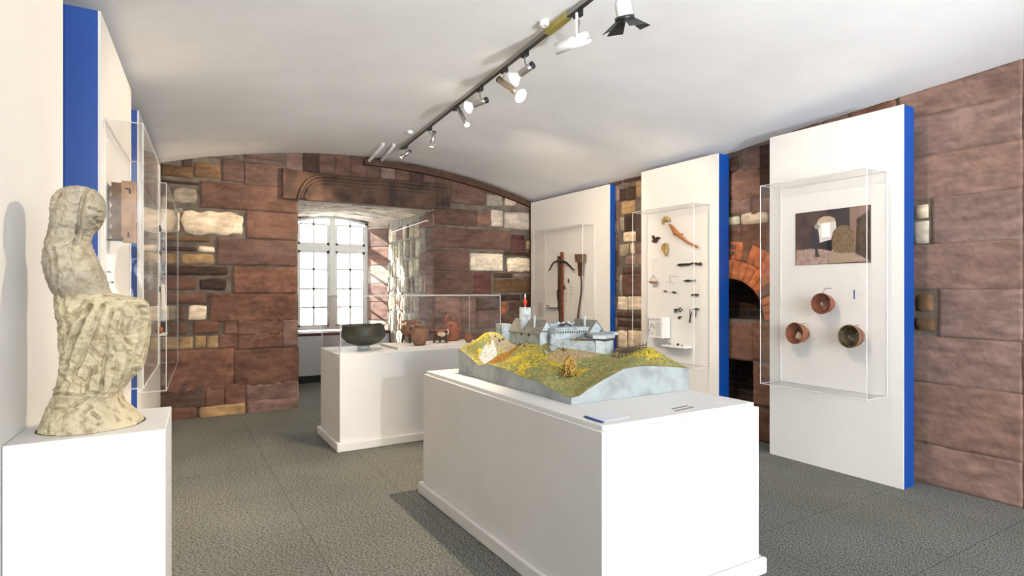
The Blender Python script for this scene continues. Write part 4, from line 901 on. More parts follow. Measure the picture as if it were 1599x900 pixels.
spot(788, (779, 124), (814, 150), .10, 'warm', 'golden steel spotlight with a flared white cone, aimed to the right', 205, 70, .6, (4.8, 4.9, 1.7))
spot(820, (833, 101), (802, 124), -.07, 'big', 'steel spotlight with black end, its pale cone behind the golden one', 330, 70, .6, (.7, 4.2, 0))
# white projector spot on a yoke
Y7 = onT(903, 20).y; z7 = zt(Y7)-.033
r7 = thing('spotlight', (TX(Y7), Y7, z7), 'white boxy projector lamp hanging from a yoke near the top', 'spotlight', 'spotlights clipped to the ceiling track')
m = MB(); m.box((TX(Y7)-.017, Y7-.035, z7-.045), (TX(Y7)+.017, Y7+.035, z7)); m.build('adapter', M_black, r7, bevel=.004)
bk, fr = onT(922, 56, .06), onT(868, 77, -.10); d = (fr-bk); L7 = d.length; d.normalize(); mid = bk+d*L7*.35
m = MB(); sd_ = d.cross(Vector((0, 0, 1))).normalized()*.045; top = Vector((TX(Y7), Y7, z7-.04))
for s_ in (-1, 1): m.tube([top+sd_*s_*.9, top+sd_*s_, mid+sd_*s_], .008, 6)
m.tube([top-sd_, top+sd_], .009, 6); m.build('yoke', M_whitemetal, r7)
T = Matrix.Translation(bk)@d.to_track_quat('Z', 'Y').to_matrix().to_4x4()
m = MB(); m.lathe([(0, 0), (.028, 0), (.040, .012), (.042, L7*.6), (.036, L7*.62), (.036, L7), (.03, L7), (.03, L7-.02), (0, L7-.02)], 24, T); m.build('body', M_whitemetal, r7)
m = MB(); m.lathe([(.03, L7-.015), (0, L7-.012)], 24, T); m.build('bulb', M_bulb, r7)
light('spot_beam', 'SPOT', fr+d*.02, (-.25, 2.3, 1.5), 170, (1, .83, .6), spot_size=math.radians(70), spot_blend=.6, shadow_soft_size=.03)
# barn door lamp
c8 = onT(976, 30, .05); r8 = thing('spotlight', c8+Vector((0, 0, .14)), 'white lamp with black barn door flaps, at the top right of the track', 'spotlight', 'spotlights clipped to the ceiling track')
dn = Vector((.30, .12, -1)).normalized(); T = Matrix.Translation(c8-dn*.11)@dn.to_track_quat('Z', 'Y').to_matrix().to_4x4()
m = MB(); m.lathe([(0, 0), (.035, 0), (.045, .02), (.047, .10), (.04, .105), (0, .09)], 24, T); m.build('body', M_whitemetal, r8)
m = MB(); m.tube([c8-dn*.10, c8-dn*.10+Vector((0, 0, .07)), (TX(c8.y), c8.y, zt(c8.y)-.03)], .01, 8); m.build('stem', M_whitemetal, r8)
m = MB(); m.lathe([(.049, .095), (.056, .097), (.056, .118), (.049, .118)], 24, T); m.build('ring', M_black, r8)
m = MB(); m.lathe([(.03, .1), (0, .108)], 20, T); m.build('bulb', M_bulb, r8)
for k in range(4):
    a = math.pi/2*k+.6; ca, sa = math.cos(a), math.sin(a)
    def tp_(u, v, w_=0): return T@Vector((ca*(.052+v*.075)-sa*u, sa*(.052+v*.075)+ca*u, .118+v*.05+w_))
    m = MB(); m.hexa([tp_(-.035, 0), tp_(.035, 0), tp_(.055, 1), tp_(-.055, 1), tp_(-.035, 0, .002), tp_(.035, 0, .002), tp_(.055, 1, .002), tp_(-.055, 1, .002)]); m.build('barn_door', M_black, r8)
light('spot_beam', 'SPOT', c8+dn*.05, (4.7, 2.5, 1.5), 110, (1, .85, .65), spot_size=math.radians(80), spot_blend=.7, shadow_soft_size=.03)
# ceiling rings and conduits
for (px, py, lb) in ((850, 36, 'white ring fixed to the ceiling beside the yellow joint of the track'), (641, 206, 'white ring fixed to the ceiling near the far end of the track')):
    r = ray(px, py); t = 2
    while 1.5+r[2]*t < vault(r[0]*t, r[1]*t)-.012: t += .003
    p = Vector((r[0]*t, r[1]*t, vault(r[0]*t, r[1]*t)))
    m = MB(); T = Matrix.Translation(p); m.lathe([(.012, -.03), (.022, -.034), (.032, -.028), (.034, -.012), (.03, .0), (.012, .0), (.012, -.03)], 24, T); tag(m.build('ceiling_ring', M_whitemetal), lb, 'ring', 'white rings on the ceiling')
for (a, c, lb) in (((598, 227), (577, 251), 'left of two white conduits where the ceiling meets the back wall'), ((615, 228), (597, 250), 'right of two white conduits where the ceiling meets the back wall')):
    r = ray(*a); t = 5
    while 1.5+r[2]*t < vault(r[0]*t, r[1]*t)-.02: t += .003
    p0 = Vector((r[0]*t, r[1]*t, 1.5+r[2]*t)); p1 = onY(c[0], c[1], YB-.13)
    m = MB(); m.tube([p0+Vector((0, -.02, .03)), p0, p1], .022, 12); m.tube([p1+(p0-p1).normalized()*.004, p1-(p0-p1).normalized()*.004], .019, 12, m=1); tag(m.build('conduit', [M_whitemetal, M_black]), lb, 'pipe', 'white conduits on the ceiling')
# thin white rod on the recess jamb
m = MB(); m.tube([onX(613, 362.5, AX1-.07), onX(668, 344, AX1-.07)], .008, 8)
for px, py in ((618, 361), (664, 345.3)): p = onX(px, py, AX1-.07); m.tube([p, (AX1+.005, p.y, p.z)], .005, 6)
tag(m.build('curtain_rod', M_whitemetal), 'thin white rod on the right side wall of the window recess', 'rod')

# ================================================================== POTS IN THE GLASS CASE
def pot(name, px, py, zbase, prof_, mt, label, cat='pot', n=40, group='vessels in the glass case'):
    p = onZ(px, py, zbase); r = thing(name, p, label, cat, group); m = MB(); m.lathe(prof_, n, Matrix.Translation(p)); m.build('vessel', mt, r); return r, p
zT = .8945; zR = .9165
r, p = pot('bronze_bowl', 568, 545, zT, [(0, .035), (.09, .04), (.17, .07), (.215, .12), (.222, .15), (.215, .19), (.205, .225), (.212, .236), (.222, .24), (.215, .243), (.20, .228), (.208, .15), (.2, .12), (.15, .078), (.0, .055)], M_bronze, 'wide dark green bronze bowl with a broken rim, standing on a clear block', 'bowl')
m = MB(); 
for a in (-1.1, -.85, -.6): m.tube([(p.x+.21*math.cos(a), p.y+.21*math.sin(a), p.z+.235), (p.x+.17*math.cos(a), p.y+.17*math.sin(a), p.z+.262), (p.x+.12*math.cos(a+.3), p.y+.12*math.sin(a+.3), p.z+.25)], [.008, .006, .004], 6)
m.build('torn_rim', M_bronze, r)
m = MB(); m.lathe([(0, .0), (.06, 0), (.06, .036), (0, .036)], 32, Matrix.Translation(p)); tag(m.build('stand', mat('acrylic_block', (.62, .66, .68), .15)), 'pale round block under the bronze bowl', 'stand')
r, p = pot('brown_jar', 656, 539, zR, [(0, 0), (.052, 0), (.062, .02), (.085, .08), (.095, .13), (.085, .165), (.062, .185), (.066, .198), (.076, .208), (.070, .21), (.055, .19), (.07, .16), (.08, .12), (0, .02)], M_terra2, 'plain brown jar in front of the tripod pitcher', 'jar')
r, p = pot('tripod_pitcher', 640, 535, zR, [(0, .065), (.05, .07), (.085, .10), (.095, .14), (.085, .18), (.07, .20), (.078, .222), (.094, .238), (.088, .24), (.066, .205), (.08, .15), (0, .09)], M_terra2, 'three legged pitcher with cream repairs behind the brown jar', 'pitcher')
for a in (2.6, 4.4, .3): 
    m = MB(); m.tube([(p.x+.06*math.cos(a), p.y+.06*math.sin(a), p.z+.09), (p.x+.085*math.cos(a), p.y+.085*math.sin(a), p.z+.002)], [.02, .012], 10); m.build('leg', M_wood_d, r)
m = MB(); m.ell((p.x+.02, p.y-.075, p.z+.155), (.05, .024, .04), bump=.5, seed=2); m.ell((p.x-.07, p.y-.05, p.z+.21), (.018, .018, .022), bump=.3); m.build('repair_patch', M_cream, r)
m = MB(); m.ell((p.x-.01, p.y-.088, p.z+.155), (.02, .012, .026)); m.ell((p.x+.05, p.y-.07, p.z+.12), (.02, .014, .02)); m.build('dark_shard', M_black, r)
m = MB(); m.tube([(p.x+.085, p.y, p.z+.23), (p.x+.12, p.y, p.z+.24), (p.x+.115, p.y, p.z+.19), (p.x+.085, p.y, p.z+.15)], .011, 10); m.build('handle', M_terra2, r)
r, p = pot('tripod_pan', 688, 535, zR, [(0, .07), (.05, .075), (.075, .095), (.09, .135), (.084, .137), (.068, .105), (0, .088)], M_terra, 'broken three legged vessel with cream and grey patches, before the round jug', 'vessel')
for a in (3.3, 5.2, 1.2):
    m = MB(); m.tube([(p.x+.055*math.cos(a), p.y+.055*math.sin(a), p.z+.09), (p.x+.085*math.cos(a), p.y+.085*math.sin(a), p.z+.002)], [.018, .012], 10); m.build('leg', M_wood_d, r)
m = MB(); m.ell((p.x-.01, p.y-.07, p.z+.10), (.05, .02, .026), bump=.5); m.ell((p.x+.075, p.y-.02, p.z+.115), (.022, .02, .03), bump=.3); m.build('repair_patch', M_cream, r)
m = MB(); m.tube([(p.x-.07, p.y-.02, p.z+.12), (p.x-.11, p.y-.04, p.z+.125), (p.x-.15, p.y-.05, p.z+.115)], [.014, .01, .012], 10); m.build('pan_handle', M_dark, r); m = MB(); m.ell((p.x+.03, p.y-.075, p.z+.11), (.022, .014, .024)); m.build('dark_shard', M_dark, r)
r, p = pot('round_jug', 707, 532, zR, [(0, 0), (.065, 0), (.075, .015), (.095, .07), (.103, .12), (.095, .165), (.065, .20), (.035, .215), (0, .22)], M_terra, 'red round jug with a ring handle on top and dark star holes', 'jug')
m = MB(); m.tube([(p.x-.045+.042*math.cos(a), p.y, p.z+.245+.045*math.sin(a)) for a in np.linspace(0, 2*math.pi, 22)], .012, 10, caps=False); m.build('ring_handle', M_terra, r)
for (dx, dz) in ((.02, .16), (-.05, .17), (-.03, .125), (-.055, .09)):
    m = MB(); c_ = Vector((p.x+dx, p.y-math.sqrt(max(.001, .1**2-dx*dx))+.012, p.z+dz)); m.prism([c_+Vector((math.cos(k*math.pi/4)*(.019 if k % 2 else .009), -.008, math.sin(k*math.pi/4)*(.019 if k % 2 else .009))) for k in range(8)], (0, .01, 0)); m.build('star_opening', M_black, r)
pot('small_red_pot', 732, 535, zR, [(0, 0), (.022, 0), (.045, .035), (.048, .06), (.036, .082), (.04, .092), (.03, .088), (0, .03)], M_terra, 'small red pot at the end of the board, half hidden by the model hill', 'pot')

# ================================================================== OBJECTS ON THE RIGHT PANELS
def wire(pts, X, r=.0016, root=None, name='hook', mt=None):
    m = MB(); m.tube([onX(x, y, X-o) for x, y, o in pts], r, 6); return m.build(name, mt or M_dark, root)
def relief(name, pts, X, th, mt, label, cat, off=.012, bev=.3, hook=None, group=None):
    P = [onX(x, y, X-off) for x, y in pts]; c = sum(P, Vector())/len(P)
    r = thing(name, c, label, cat, group); m = MB()
    # domed outline: outer ring at the back, inset ring proud
    n = len(P); ins = [q_.lerp(c, bev) if bev > 0 else q_ for q_ in P]
    m.prism(P, (-th*.5, 0, 0)); ring = [q_-Vector((th*.5, 0, 0)) for q_ in P]+[q_-Vector((th, 0, 0)) for q_ in ins]
    m.add(ring, [(i, (i+1) % n, n+(i+1) % n, n+i) for i in range(n)]); 
    m.add(ring[n:], [tuple(t) for t in tessellate_polygon([ring[n:]])]); m.build('body', mt, r)
    if hook: wire([(hook[0], hook[1], off+th*.6), (hook[0]+2, hook[1], -.001)], X, root=r)
    return r
G2 = 'finds mounted on the middle right panel'
M_bone = mat('tan_bone', srgb(176, 146, 92), .6, col2=srgb(128, 116, 62), vscale=40, bump=.6)
M_horn = mat('orange_wood', srgb(190, 122, 66), .55, col2=srgb(150, 88, 46), vscale=30, bump=.6)
def c7(x, y): return (1000+x/6.925, 320+y/6.925)
def c8_(x, y): return (1000+x/5.625, 430+y/5.625)
def cc(f, L): return [f(x, y) for x, y in L]
relief('bone_fragment', cc(c7, [(240, 190), (250, 155), (270, 130), (295, 122), (325, 145), (335, 180), (300, 190), (270, 180), (255, 215)]), XB, .03, M_bone, 'curved tan and green fragment at the top of the middle right panel', 'fragment', hook=c7(300, 215))
# long wooden piece as a tapering bent tube
r = thing('wooden_handle', onX(*c7(450, 340), XB-.03), 'long curved orange wooden piece running diagonally down the panel', 'wooden piece'); m = MB()
m.tube([onX(*c7(x, y), XB-.040) for x, y in ((322, 212), (345, 240), (375, 285), (420, 325), (460, 360), (500, 392), (560, 425), (612, 450), (632, 458))], [.012, .020, .026, .022, .016, .013, .012, .012, .006], 12); m.build('shaft', M_horn, r)
m = MB(); m.ell(onX(*c7(372, 315), XB-.035), (.012, .02, .014)); m.build('knot', M_horn, r); m = MB(); m.ell(onX(*c7(450, 320), XB-.035), (.012, .022, .012)); m.build('knot', M_horn, r); wire([(*c7(465, 348), .03), (*c7(495, 350), -.001)], XB, root=r)
relief('bronze_brooch', cc(c7, [(130, 400), (148, 380), (130, 340), (145, 328), (160, 345), (168, 370), (195, 345), (228, 358), (205, 372), (190, 392), (175, 415), (150, 410)]), XB, .018, M_wood_d, 'small dark brown winged brooch, left on the middle right panel', 'brooch', bev=.15, hook=c7(190, 416))
relief('shell_fragment', cc(c7, [(238, 455), (250, 425), (280, 415), (305, 425), (312, 470), (300, 545), (280, 555), (262, 520), (245, 490)]), XB, .03, M_bone, 'oval green and tan shell shaped fragment above the hanging scale pan', 'fragment', hook=c7(300, 558))
r = thing('scale_pan', onX(*c7(143, 835), XB-.05), 'hanging scale pan on three chains with a copper bowl', 'scales'); wire([(*c7(200, 602), -.001), (*c7(140, 600), .05)], XB, root=r); wire([(*c7(143, 600), .05), (*c7(142, 680), .05), (*c7(140, 760), .05)], XB, .0012, r, 'chain')
pc = onX(*c7(143, 828), XB-.055); R_ = .042
for k in range(4): m = MB(); a = k*math.pi/2+.4; m.tube([onX(*c7(143, 762), XB-.055), (pc.x+R_*.6*math.cos(a), pc.y+R_*.7*math.sin(a), pc.z+.035), (pc.x+R_*math.cos(a), pc.y+R_*math.sin(a), pc.z)], .0016, 6); m.build('chain', M_dark, r)
m = MB(); m.lathe([(R_+.010, .0), (R_+.006, -.012), (R_*.7, -.024), (0, -.028), (0, -.024), (R_*.7, -.020), (R_+.004, -.008), (R_+.008, .0)], 28, Matrix.Translation(pc)); m.build('pan', mat('copper', srgb(176, 116, 86), .4, metal=.3), r)
r = relief('knife', cc(c7, [(395, 655), (430, 635), (540, 632), (545, 655), (430, 665)]), XB, .012, M_dark, 'dark bladed knife with a brown handle, below the orange wooden piece', 'knife', bev=.1)
m = MB(); m.tube([onX(*c7(x, y), XB-.03) for x, y in ((540, 642), (560, 632), (600, 636), (650, 640), (658, 640))], [.008, .012, .011, .012, .014], 10); m.tube([onX(*c7(x, y), XB-.03) for x, y in ((650, 622), (668, 640), (652, 660))], .006, 8); m.build('handle', M_wood_d, r)
r = thing('wire_bracket', onX(*c7(330, 800), XB-.02), 'thin wire bracket on the middle right panel, beside the scale pan', 'bracket'); wire([(*c7(410, 776), -.001), (*c7(320, 770), .03), (*c7(325, 840), .03)], XB, .002, r); wire([(*c7(280, 840), .03), (*c7(370, 848), .03)], XB, .0014, r)
relief('knife', cc(c7, [(465, 820), (520, 808), (560, 815), (600, 810), (602, 822), (560, 826), (510, 834)]), XB, .012, M_dark, 'short dark knife blade under the brown handled knife', 'knife', bev=.1)
relief('spoon', cc(c8_, [(203, 136), (225, 134), (245, 148), (225, 146)]), XB, .008, M_dark, 'left of two small dark spoons', 'spoon', bev=.1)
relief('spoon', cc(c8_, [(280, 146), (300, 142), (328, 154), (300, 159), (282, 154)]), XB, .008, M_dark, 'right of two small dark spoons', 'spoon', bev=.1)
relief('knife', cc(c8_, [(442, 174), (470, 163), (515, 166), (516, 180), (470, 184)]), XB, .012, M_dark, 'small dark blade above the hammer', 'knife', bev=.1)
r = thing('key', onX(*c8_(340, 300), XB-.02), 'large dark iron key with a diamond shaped bow', 'key')
m = MB(); m.tube([onX(*c8_(x, y), XB-.02) for x, y in ((335, 302), (355, 284), (372, 300), (352, 322), (335, 302))], .006, 8); m.build('bow', M_dark, r)
m = MB(); m.tube([onX(*c8_(x, y), XB-.02) for x, y in ((335, 302), (300, 300))], .006, 8)
for a in ((305, 302, 305, 330), (318, 302, 320, 328)): m.tube([onX(*c8_(a[0], a[1]), XB-.02), onX(*c8_(a[2], a[3]), XB-.02)], .007, 6)
m.build('bit', M_dark, r)
r = relief('key', cc(c8_, [(335, 372), (345, 362), (368, 360), (366, 370), (352, 374), (350, 384), (342, 386)]), XB, .012, M_dark, 'tiny dark key below the diamond bowed key', 'key', bev=.1)
r = thing('tongs', onX(*c8_(440, 360), XB-.02), 'dark iron tongs, left of the hammer', 'tongs'); m = MB(); m.tube([onX(*c8_(x, y), XB-.02) for x, y in ((437, 298), (440, 350), (431, 412))], .004, 8); m.tube([onX(*c8_(x, y), XB-.02) for x, y in ((458, 320), (442, 365), (433, 418))], [.004, .006, .008], 8); m.build('arms', M_dark, r)
r = thing('hammer', onX(*c8_(490, 330), XB-.02), 'small dark iron hammer at the right of the middle panel', 'hammer'); m = MB(); m.tube([onX(*c8_(x, y), XB-.02) for x, y in ((462, 302), (488, 294), (516, 298))], [.004, .008, .007], 8); m.build('head', M_dark, r); m = MB(); m.tube([onX(*c8_(x, y), XB-.02) for x, y in ((492, 296), (488, 370))], .005, 8); m.build('handle', M_dark, r)
# leaflet box
Pq = onX(*c8_(200, 365), XB); y0_, y1_ = onX(*c8_(262, 365), XB-.0).y, onX(*c8_(200, 365), XB-.0).y
f0, f1 = onX(*c8_(193, 372), XB-.14), onX(*c8_(70, 362), XB-.14); zb1, zb0 = f0.z, onX(*c8_(193, 556), XB-.14).z
r = thing('caption_box', (XB-.14, f0.y, zb0), 'white box with a printed caption sheet, low on the middle right panel', 'caption box'); m = MB(); m.box((XB-.14, f0.y, zb0), (XB-.016, f1.y, zb1)); m.build('box', M_paper, r, bevel=.002)
m = MB(); m.box((XB-.1412, f1.y-.012, zb0+.015), (XB-.1402, f1.y-.005, zb1-.01)); m.build('blue_bar', M_blue, r)
fw = f1.y-f0.y; fh = zb1-zb0
print_lines('lettering', lambda u, v: (XB-.1412, f1.y-.01-fw*.9*u, zb0+fh*v), [(.88, .035, .08, .95, .2), (.84, .02, .1, .8, .2)]+[(.12+.042*k, .016, .55, .97, .12) for k in range(16)]+[(.15+.042*k, .016, .1, .42, .12) for k in range(4)], '', parent=r)
m = MB()
for x, y in ((88, 440), (98, 455), (84, 480), (108, 435), (118, 445), (100, 425), (122, 462)): p = onX(*c8_(x, y), XB-.1415); m.box((p.x-.001, p.y-.006, p.z-.008), (p.x+.001, p.y+.006, p.z+.006))
m.build('object_drawing', M_black, r)
# shelf with small finds
a, c = onX(*c8_(245, 600), XB-.001), onX(*c8_(490, 612), XB-.001); r = thing('small_shelf', (XB-.08, (a.y+c.y)/2, a.z), 'narrow white shelf at the bottom of the middle right case', 'shelf'); m = MB(); m.box((XB-.12, c.y+.05, a.z-.022), (XB-.0005, a.y-.02, a.z-.004)); m.build('shelf_board', M_whitemetal, r, bevel=.001)
zs = a.z-.0035
for fr_, s_, lb in ((.25, .007, 'flat dark sliver on the narrow shelf, leftmost'), (.45, .006, 'tiny pale pellet on the narrow shelf'), (.58, .013, 'round dark bead standing on the narrow shelf'), (.75, .007, 'small dark crumb on the narrow shelf, right of the bead')):
    yq = a.y-(a.y-c.y-.05)*fr_; m = MB(); m.ell((XB-.06, yq, zs+s_), (s_, s_*1.5, s_)); tag(m.build('small_find', M_dark if 'pale' not in lb else M_cream), lb, 'find', 'small finds on the shelf')
# ---- crossbow panel
def c6(x, y): return (830+x/6.927, 380+y/6.923)
r = thing('crossbow', onX(*c6(315, 480), XA-.06), 'wooden crossbow with a dark curved iron bow, hung upright on the corner panel', 'crossbow')
m = MB(); m.tube([onX(*c6(x, y), XA-.07) for x, y in ((188, 297), (205, 280), (225, 235), (250, 205), (280, 195), (315, 196), (350, 200), (385, 215), (420, 250), (450, 285), (470, 288))], [.008, .012, .014, .016, .018, .02, .018, .016, .014, .011, .007], 10); m.build('bow', M_dark, r)
a, c = onX(*c6(285, 140), XA-.05), onX(*c6(345, 875), XA-.05)
def slabx(m, pts, x0, x1): m.prism([Vector((x0, onX(*p, (x0+x1)/2).y, onX(*p, (x0+x1)/2).z)) for p in pts], (x1-x0, 0, 0))
m = MB(); slabx(m, cc(c6, [(318, 95), (345, 95), (348, 872), (310, 868), (322, 300)]), XA-.045, XA-.025); m.build('stock', M_wood_r, r, bevel=.004)
m = MB(); slabx(m, cc(c6, [(285, 140), (318, 140), (322, 860), (306, 865), (290, 500), (292, 300)]), XA-.06, XA-.04); m.build('stock_face', M_wood_d, r, bevel=.004)
m = MB(); m.tube([onX(*c6(x, y), XA-.075) for x, y in ((298, 505), (280, 512), (282, 580), (292, 660), (286, 722))], .007, 8); m.build('trigger', M_dark, r)
r = thing('long_shafted_tool', onX(*c6(530, 400), XA-.06), 'brown shovel shaped wooden tool with a long curved shaft, right of the crossbow', 'tool')
m = MB(); slabx(m, cc(c6, [(478, 118), (585, 116), (582, 190), (572, 204), (488, 206)]), XA-.07, XA-.03); m.build('head', mat('aged_wood', srgb(112, 84, 62), .7, col2=srgb(82, 58, 40), vscale=16, bump=.5), r, bevel=.006)
m = MB(); slabx(m, cc(c6, [(508, 206), (562, 206), (558, 355), (516, 357)]), XA-.065, XA-.035); m.build('socket', M_wood_d, r, bevel=.006)
m = MB(); m.tube([onX(*c6(x, y), XA-.06) for x, y in ((538, 355), (545, 420), (543, 520), (530, 620), (515, 720), (505, 810), (492, 875))], [.014, .014, .014, .013, .014, .016, .02], 10); m.build('shaft', M_wood_d, r)
for (pts, lb) in ((((360, 452), (360, 502)), 'small dark bolt head nearest the crossbow stock'), (((403, 382), (402, 430)), 'upper dark bolt head between crossbow and shaft')):
    m = MB(); m.tube([onX(*c6(*pts[0]), XA-.03), onX(*c6(pts[0][0], (pts[0][1]+pts[1][1])/2), XA-.03), onX(*c6(*pts[1]), XA-.03)], [.004, .013, .009], 8); m.tube([onX(*c6(*pts[1]), XA-.03), onX(*c6(*pts[1]), XA+.0)], .002, 6); tag(m.build('bolt_head', M_dark), lb, 'bolt head', 'bolt heads beside the crossbow')
for x, y0_, y1_, hk, lb in ((381, 480, 700, (547, 620), 'thin pale bolt on two pins, nearer the crossbow'), (430, 415, 635, (477, 552), 'thin pale bolt on two pins, nearer the shaft')):
    r = thing('crossbow_bolt', onX(*c6(x, y1_), XA-.03), lb, 'bolt', 'crossbow bolts on pins'); m = MB(); m.tube([onX(*c6(x, y0_), XA-.03), onX(*c6(x, y1_), XA-.03)], .003, 6); m.build('shaft', mat('pale_wood', srgb(186, 168, 146), .6), r)
    for h in hk: wire([(*c6(x-12, h), .03), (*c6(x+10, h), .034), (*c6(x+20, h), -.001)], XA, .0025, r, 'pin')
p = onX(*c6(205, 680), XA); r = thing('small_shelf', p, 'tiny white shelf left of the crossbow', 'shelf'); a, c = onX(*c6(150, 680), XA-.05), onX(*c6(268, 684), XA-.05); m = MB(); m.box((XA-.10, c.y, a.z-.008), (XA-.0005, a.y, a.z)); m.build('shelf_board', M_whitemetal, r, bevel=.001)
m = MB(); m.tube([(XA-.07, a.y-.05, a.z+.009), (XA-.07, (a.y+c.y)/2, a.z+.009)], .008, 8); tag(m.build('bone_pin', M_bone), 'small tan bone piece lying on the tiny shelf by the crossbow', 'bone')
a, c = onX(*c6(80, 630), XA-.002), onX(*c6(135, 800), XA-.002); r = print_lines('printed_caption', lambda u, v: (XA-.0012, a.y+(c.y-a.y)*v*0+(c.y-a.y)*u, c.z+(a.z-c.z)*v), [(.03+.055*k, .02, 0, .9, .2) for k in range(17)], ''); tag(r, 'column of small grey print at the lower left of the crossbow panel', 'lettering')
# ---- bowls panel
def b7(x, y): return (1215+x/8.18, 440+y/8.18)
def bowl(cx, cy, rp, bx, by, mt, mt_in, label, hook, chip=None):
    c = onX(cx, cy, XC-.15); R = rp*(c.xy.length/FPX)*1.02; bkp = onX(bx, by, XC-.03)
    r = thing('glazed_bowl', bkp, label, 'bowl', 'bowls on the right hand panel'); d = (c-bkp); dep_ = d.length; d.normalize()
    T = Matrix.Translation(bkp)@d.to_track_quat('Z', 'Y').to_matrix().to_4x4()
    m = MB(); m.lathe([(0, 0), (R*.55, 0), (R*.62, .01), (R*.86, dep_*.45), (R*.9, dep_*.62), (R*.84, dep_*.68), (R*.9, dep_*.74), (R, dep_*.9), (R, dep_), (R*.94, dep_)], 40, T); m.build('outside', mt, r)
    m = MB(); m.lathe([(R*.95, dep_-.001), (R*.90, dep_*.85), (R*.80, dep_*.5), (R*.6, .025), (R*.25, .018), (0, .022)], 40, T); m.build('glazed_inside', mt_in, r)
    wire([(hook[0], hook[1], .13), (hook[2], hook[3], .12), (hook[4], hook[5], .0)], XC, .0022, r); m = MB(); m.tube([bkp, (XC-.0003, bkp.y, bkp.z)], .02, 12); m.build('mount', M_dark, r)
    if chip: q_ = T@Vector(chip); m = MB(); m.ell(q_, (.02, .022, .03), bump=.6, seed=3); m.build('repair_patch', M_cream, r)
bowl(*b7(550, 280), 14.3, *b7(665, 285), M_terra, M_glaze, 'reddish glazed bowl, uppermost of the three bowls', (*b7(575, 145), *b7(602, 90), *b7(680, 85)))
bowl(*b7(212, 660), 14.9, *b7(345, 665), M_terra, M_glaze, 'reddish bowl with a cream repair inside, lower left of the three', (*b7(285, 540), *b7(320, 536), *b7(365, 535)), chip=None)
p = onX(*b7(270, 700), XC-.09); m = MB(); m.ell(p, (.02, .024, .028), bump=.6, seed=3); o = m.build('repair_patch', M_cream); bw = [x for x in bpy.data.objects if x.name.startswith('glazed_bowl')][-1]; o.parent = bw; o.location = -bw.location
bowl(*b7(905, 700), 15.6, *b7(1040, 700), M_terra2, M_glaze_g, 'greenish brown bowl, lower right of the three', (*b7(970, 572), *b7(1000, 566), *b7(1035, 556)))
r = thing('caption_label', onX(1336, 460, XC), 'small white label with a blue bar, right of the top bowl', 'label'); p0, p1 = onX(*b7(970, 105), XC), onX(*b7(985, 225), XC); m = MB(); m.box((XC-.0015, p1.y, p1.z), (XC-.0003, p0.y, p0.z)); m.build('blue_bar', M_blue, r)
p2 = onX(*b7(1090, 225), XC); print_lines('lettering', lambda u, v: (XC-.001, p1.y-.01+(p2.y-p1.y)*u, p1.z+(p0.z-p1.z)*v), [(.72, .05, .1, .9, .3), (.55, .04, .1, .9, .3), (.40, .04, .1, .95, .2)], '', parent=r, mtl=mat('pale_ink', (.55, .55, .57), .8))
# photograph of an excavated vault
def b6(x, y): return onX(1230+x/7.5, 310+y/7.5, XC)
pb = MB(); cor = [b6(95, 188), b6(972, 64), b6(988, 740), b6(105, 792)]; ya_, yb_ = (cor[0].y+cor[3].y)/2, (cor[1].y+cor[2].y)/2; zt_, zb_ = (cor[0].z+cor[1].z)/2, (cor[2].z+cor[3].z)/2
r = thing('photograph', (XC, (ya_+yb_)/2, zb_), 'photograph of a person before a pale dotted stone slab in a dark vault', 'photograph')
pb.box((XC-.006, yb_, zb_), (XC-.0003, ya_, zt_)); pb.build('print', mat('photo_dark', srgb(86, 66, 64), .35, col2=srgb(58, 46, 48), vscale=12), r)
def patch(pts, lv, mt, nm): m = MB(); m.prism([b6(x, y)*1 for x, y in pts], (0, 0, 0)) if False else m.prism([Vector((XC-.006-.0004*lv, b6(x, y).y, b6(x, y).z)) for x, y in pts], (-.0004, 0, 0)); return m.build(nm, mt, r)
pm = lambda n, c, c2=None: mat(n, srgb(*c), .35, col2=srgb(*c2) if c2 else None, vscale=25)
patch([(112, 610), (300, 590), (520, 600), (800, 640), (975, 735), (108, 786)], 1, pm('photo_floor', (176, 150, 140), (140, 116, 110)), 'floor_area')
patch([(520, 130), (730, 110), (740, 320), (580, 330)], 1, pm('photo_wall', (62, 58, 62)), 'dark_wall')
patch([(735, 110), (965, 78), (970, 130), (820, 240), (800, 640), (740, 600)], 1, pm('photo_tan', (136, 110, 100)), 'side_wall')
patch([(815, 240), (968, 130), (980, 640), (985, 735), (820, 600)], 2, pm('photo_black', (48, 44, 44), (84, 68, 50)), 'side_screen')
patch([(352, 285), (375, 240), (430, 212), (500, 208), (555, 232), (572, 270), (578, 345), (530, 430), (520, 480), (385, 520), (378, 440), (365, 350)], 2, pm('photo_light', (206, 200, 198)), 'bright_recess')
patch([(352, 285), (375, 240), (430, 212), (500, 208), (555, 232), (572, 270), (505, 278), (450, 282), (400, 296)], 3, pm('photo_arch', (184, 160, 138)), 'arch')
patch([(402, 300), (505, 285), (508, 450), (408, 455)], 3, pm('photo_window', (240, 240, 240)), 'window_light')
patch([(385, 525), (522, 490), (525, 620), (390, 590)], 3, pm('photo_shade', (34, 30, 32)), 'dark_block')
patch([(535, 400), (580, 345), (640, 315), (700, 315), (745, 345), (770, 400), (785, 500), (780, 630), (640, 645), (550, 625), (530, 560)], 4, pm('photo_slab', (128, 108, 84), (112, 94, 74)), 'dotted_slab')
m = MB()
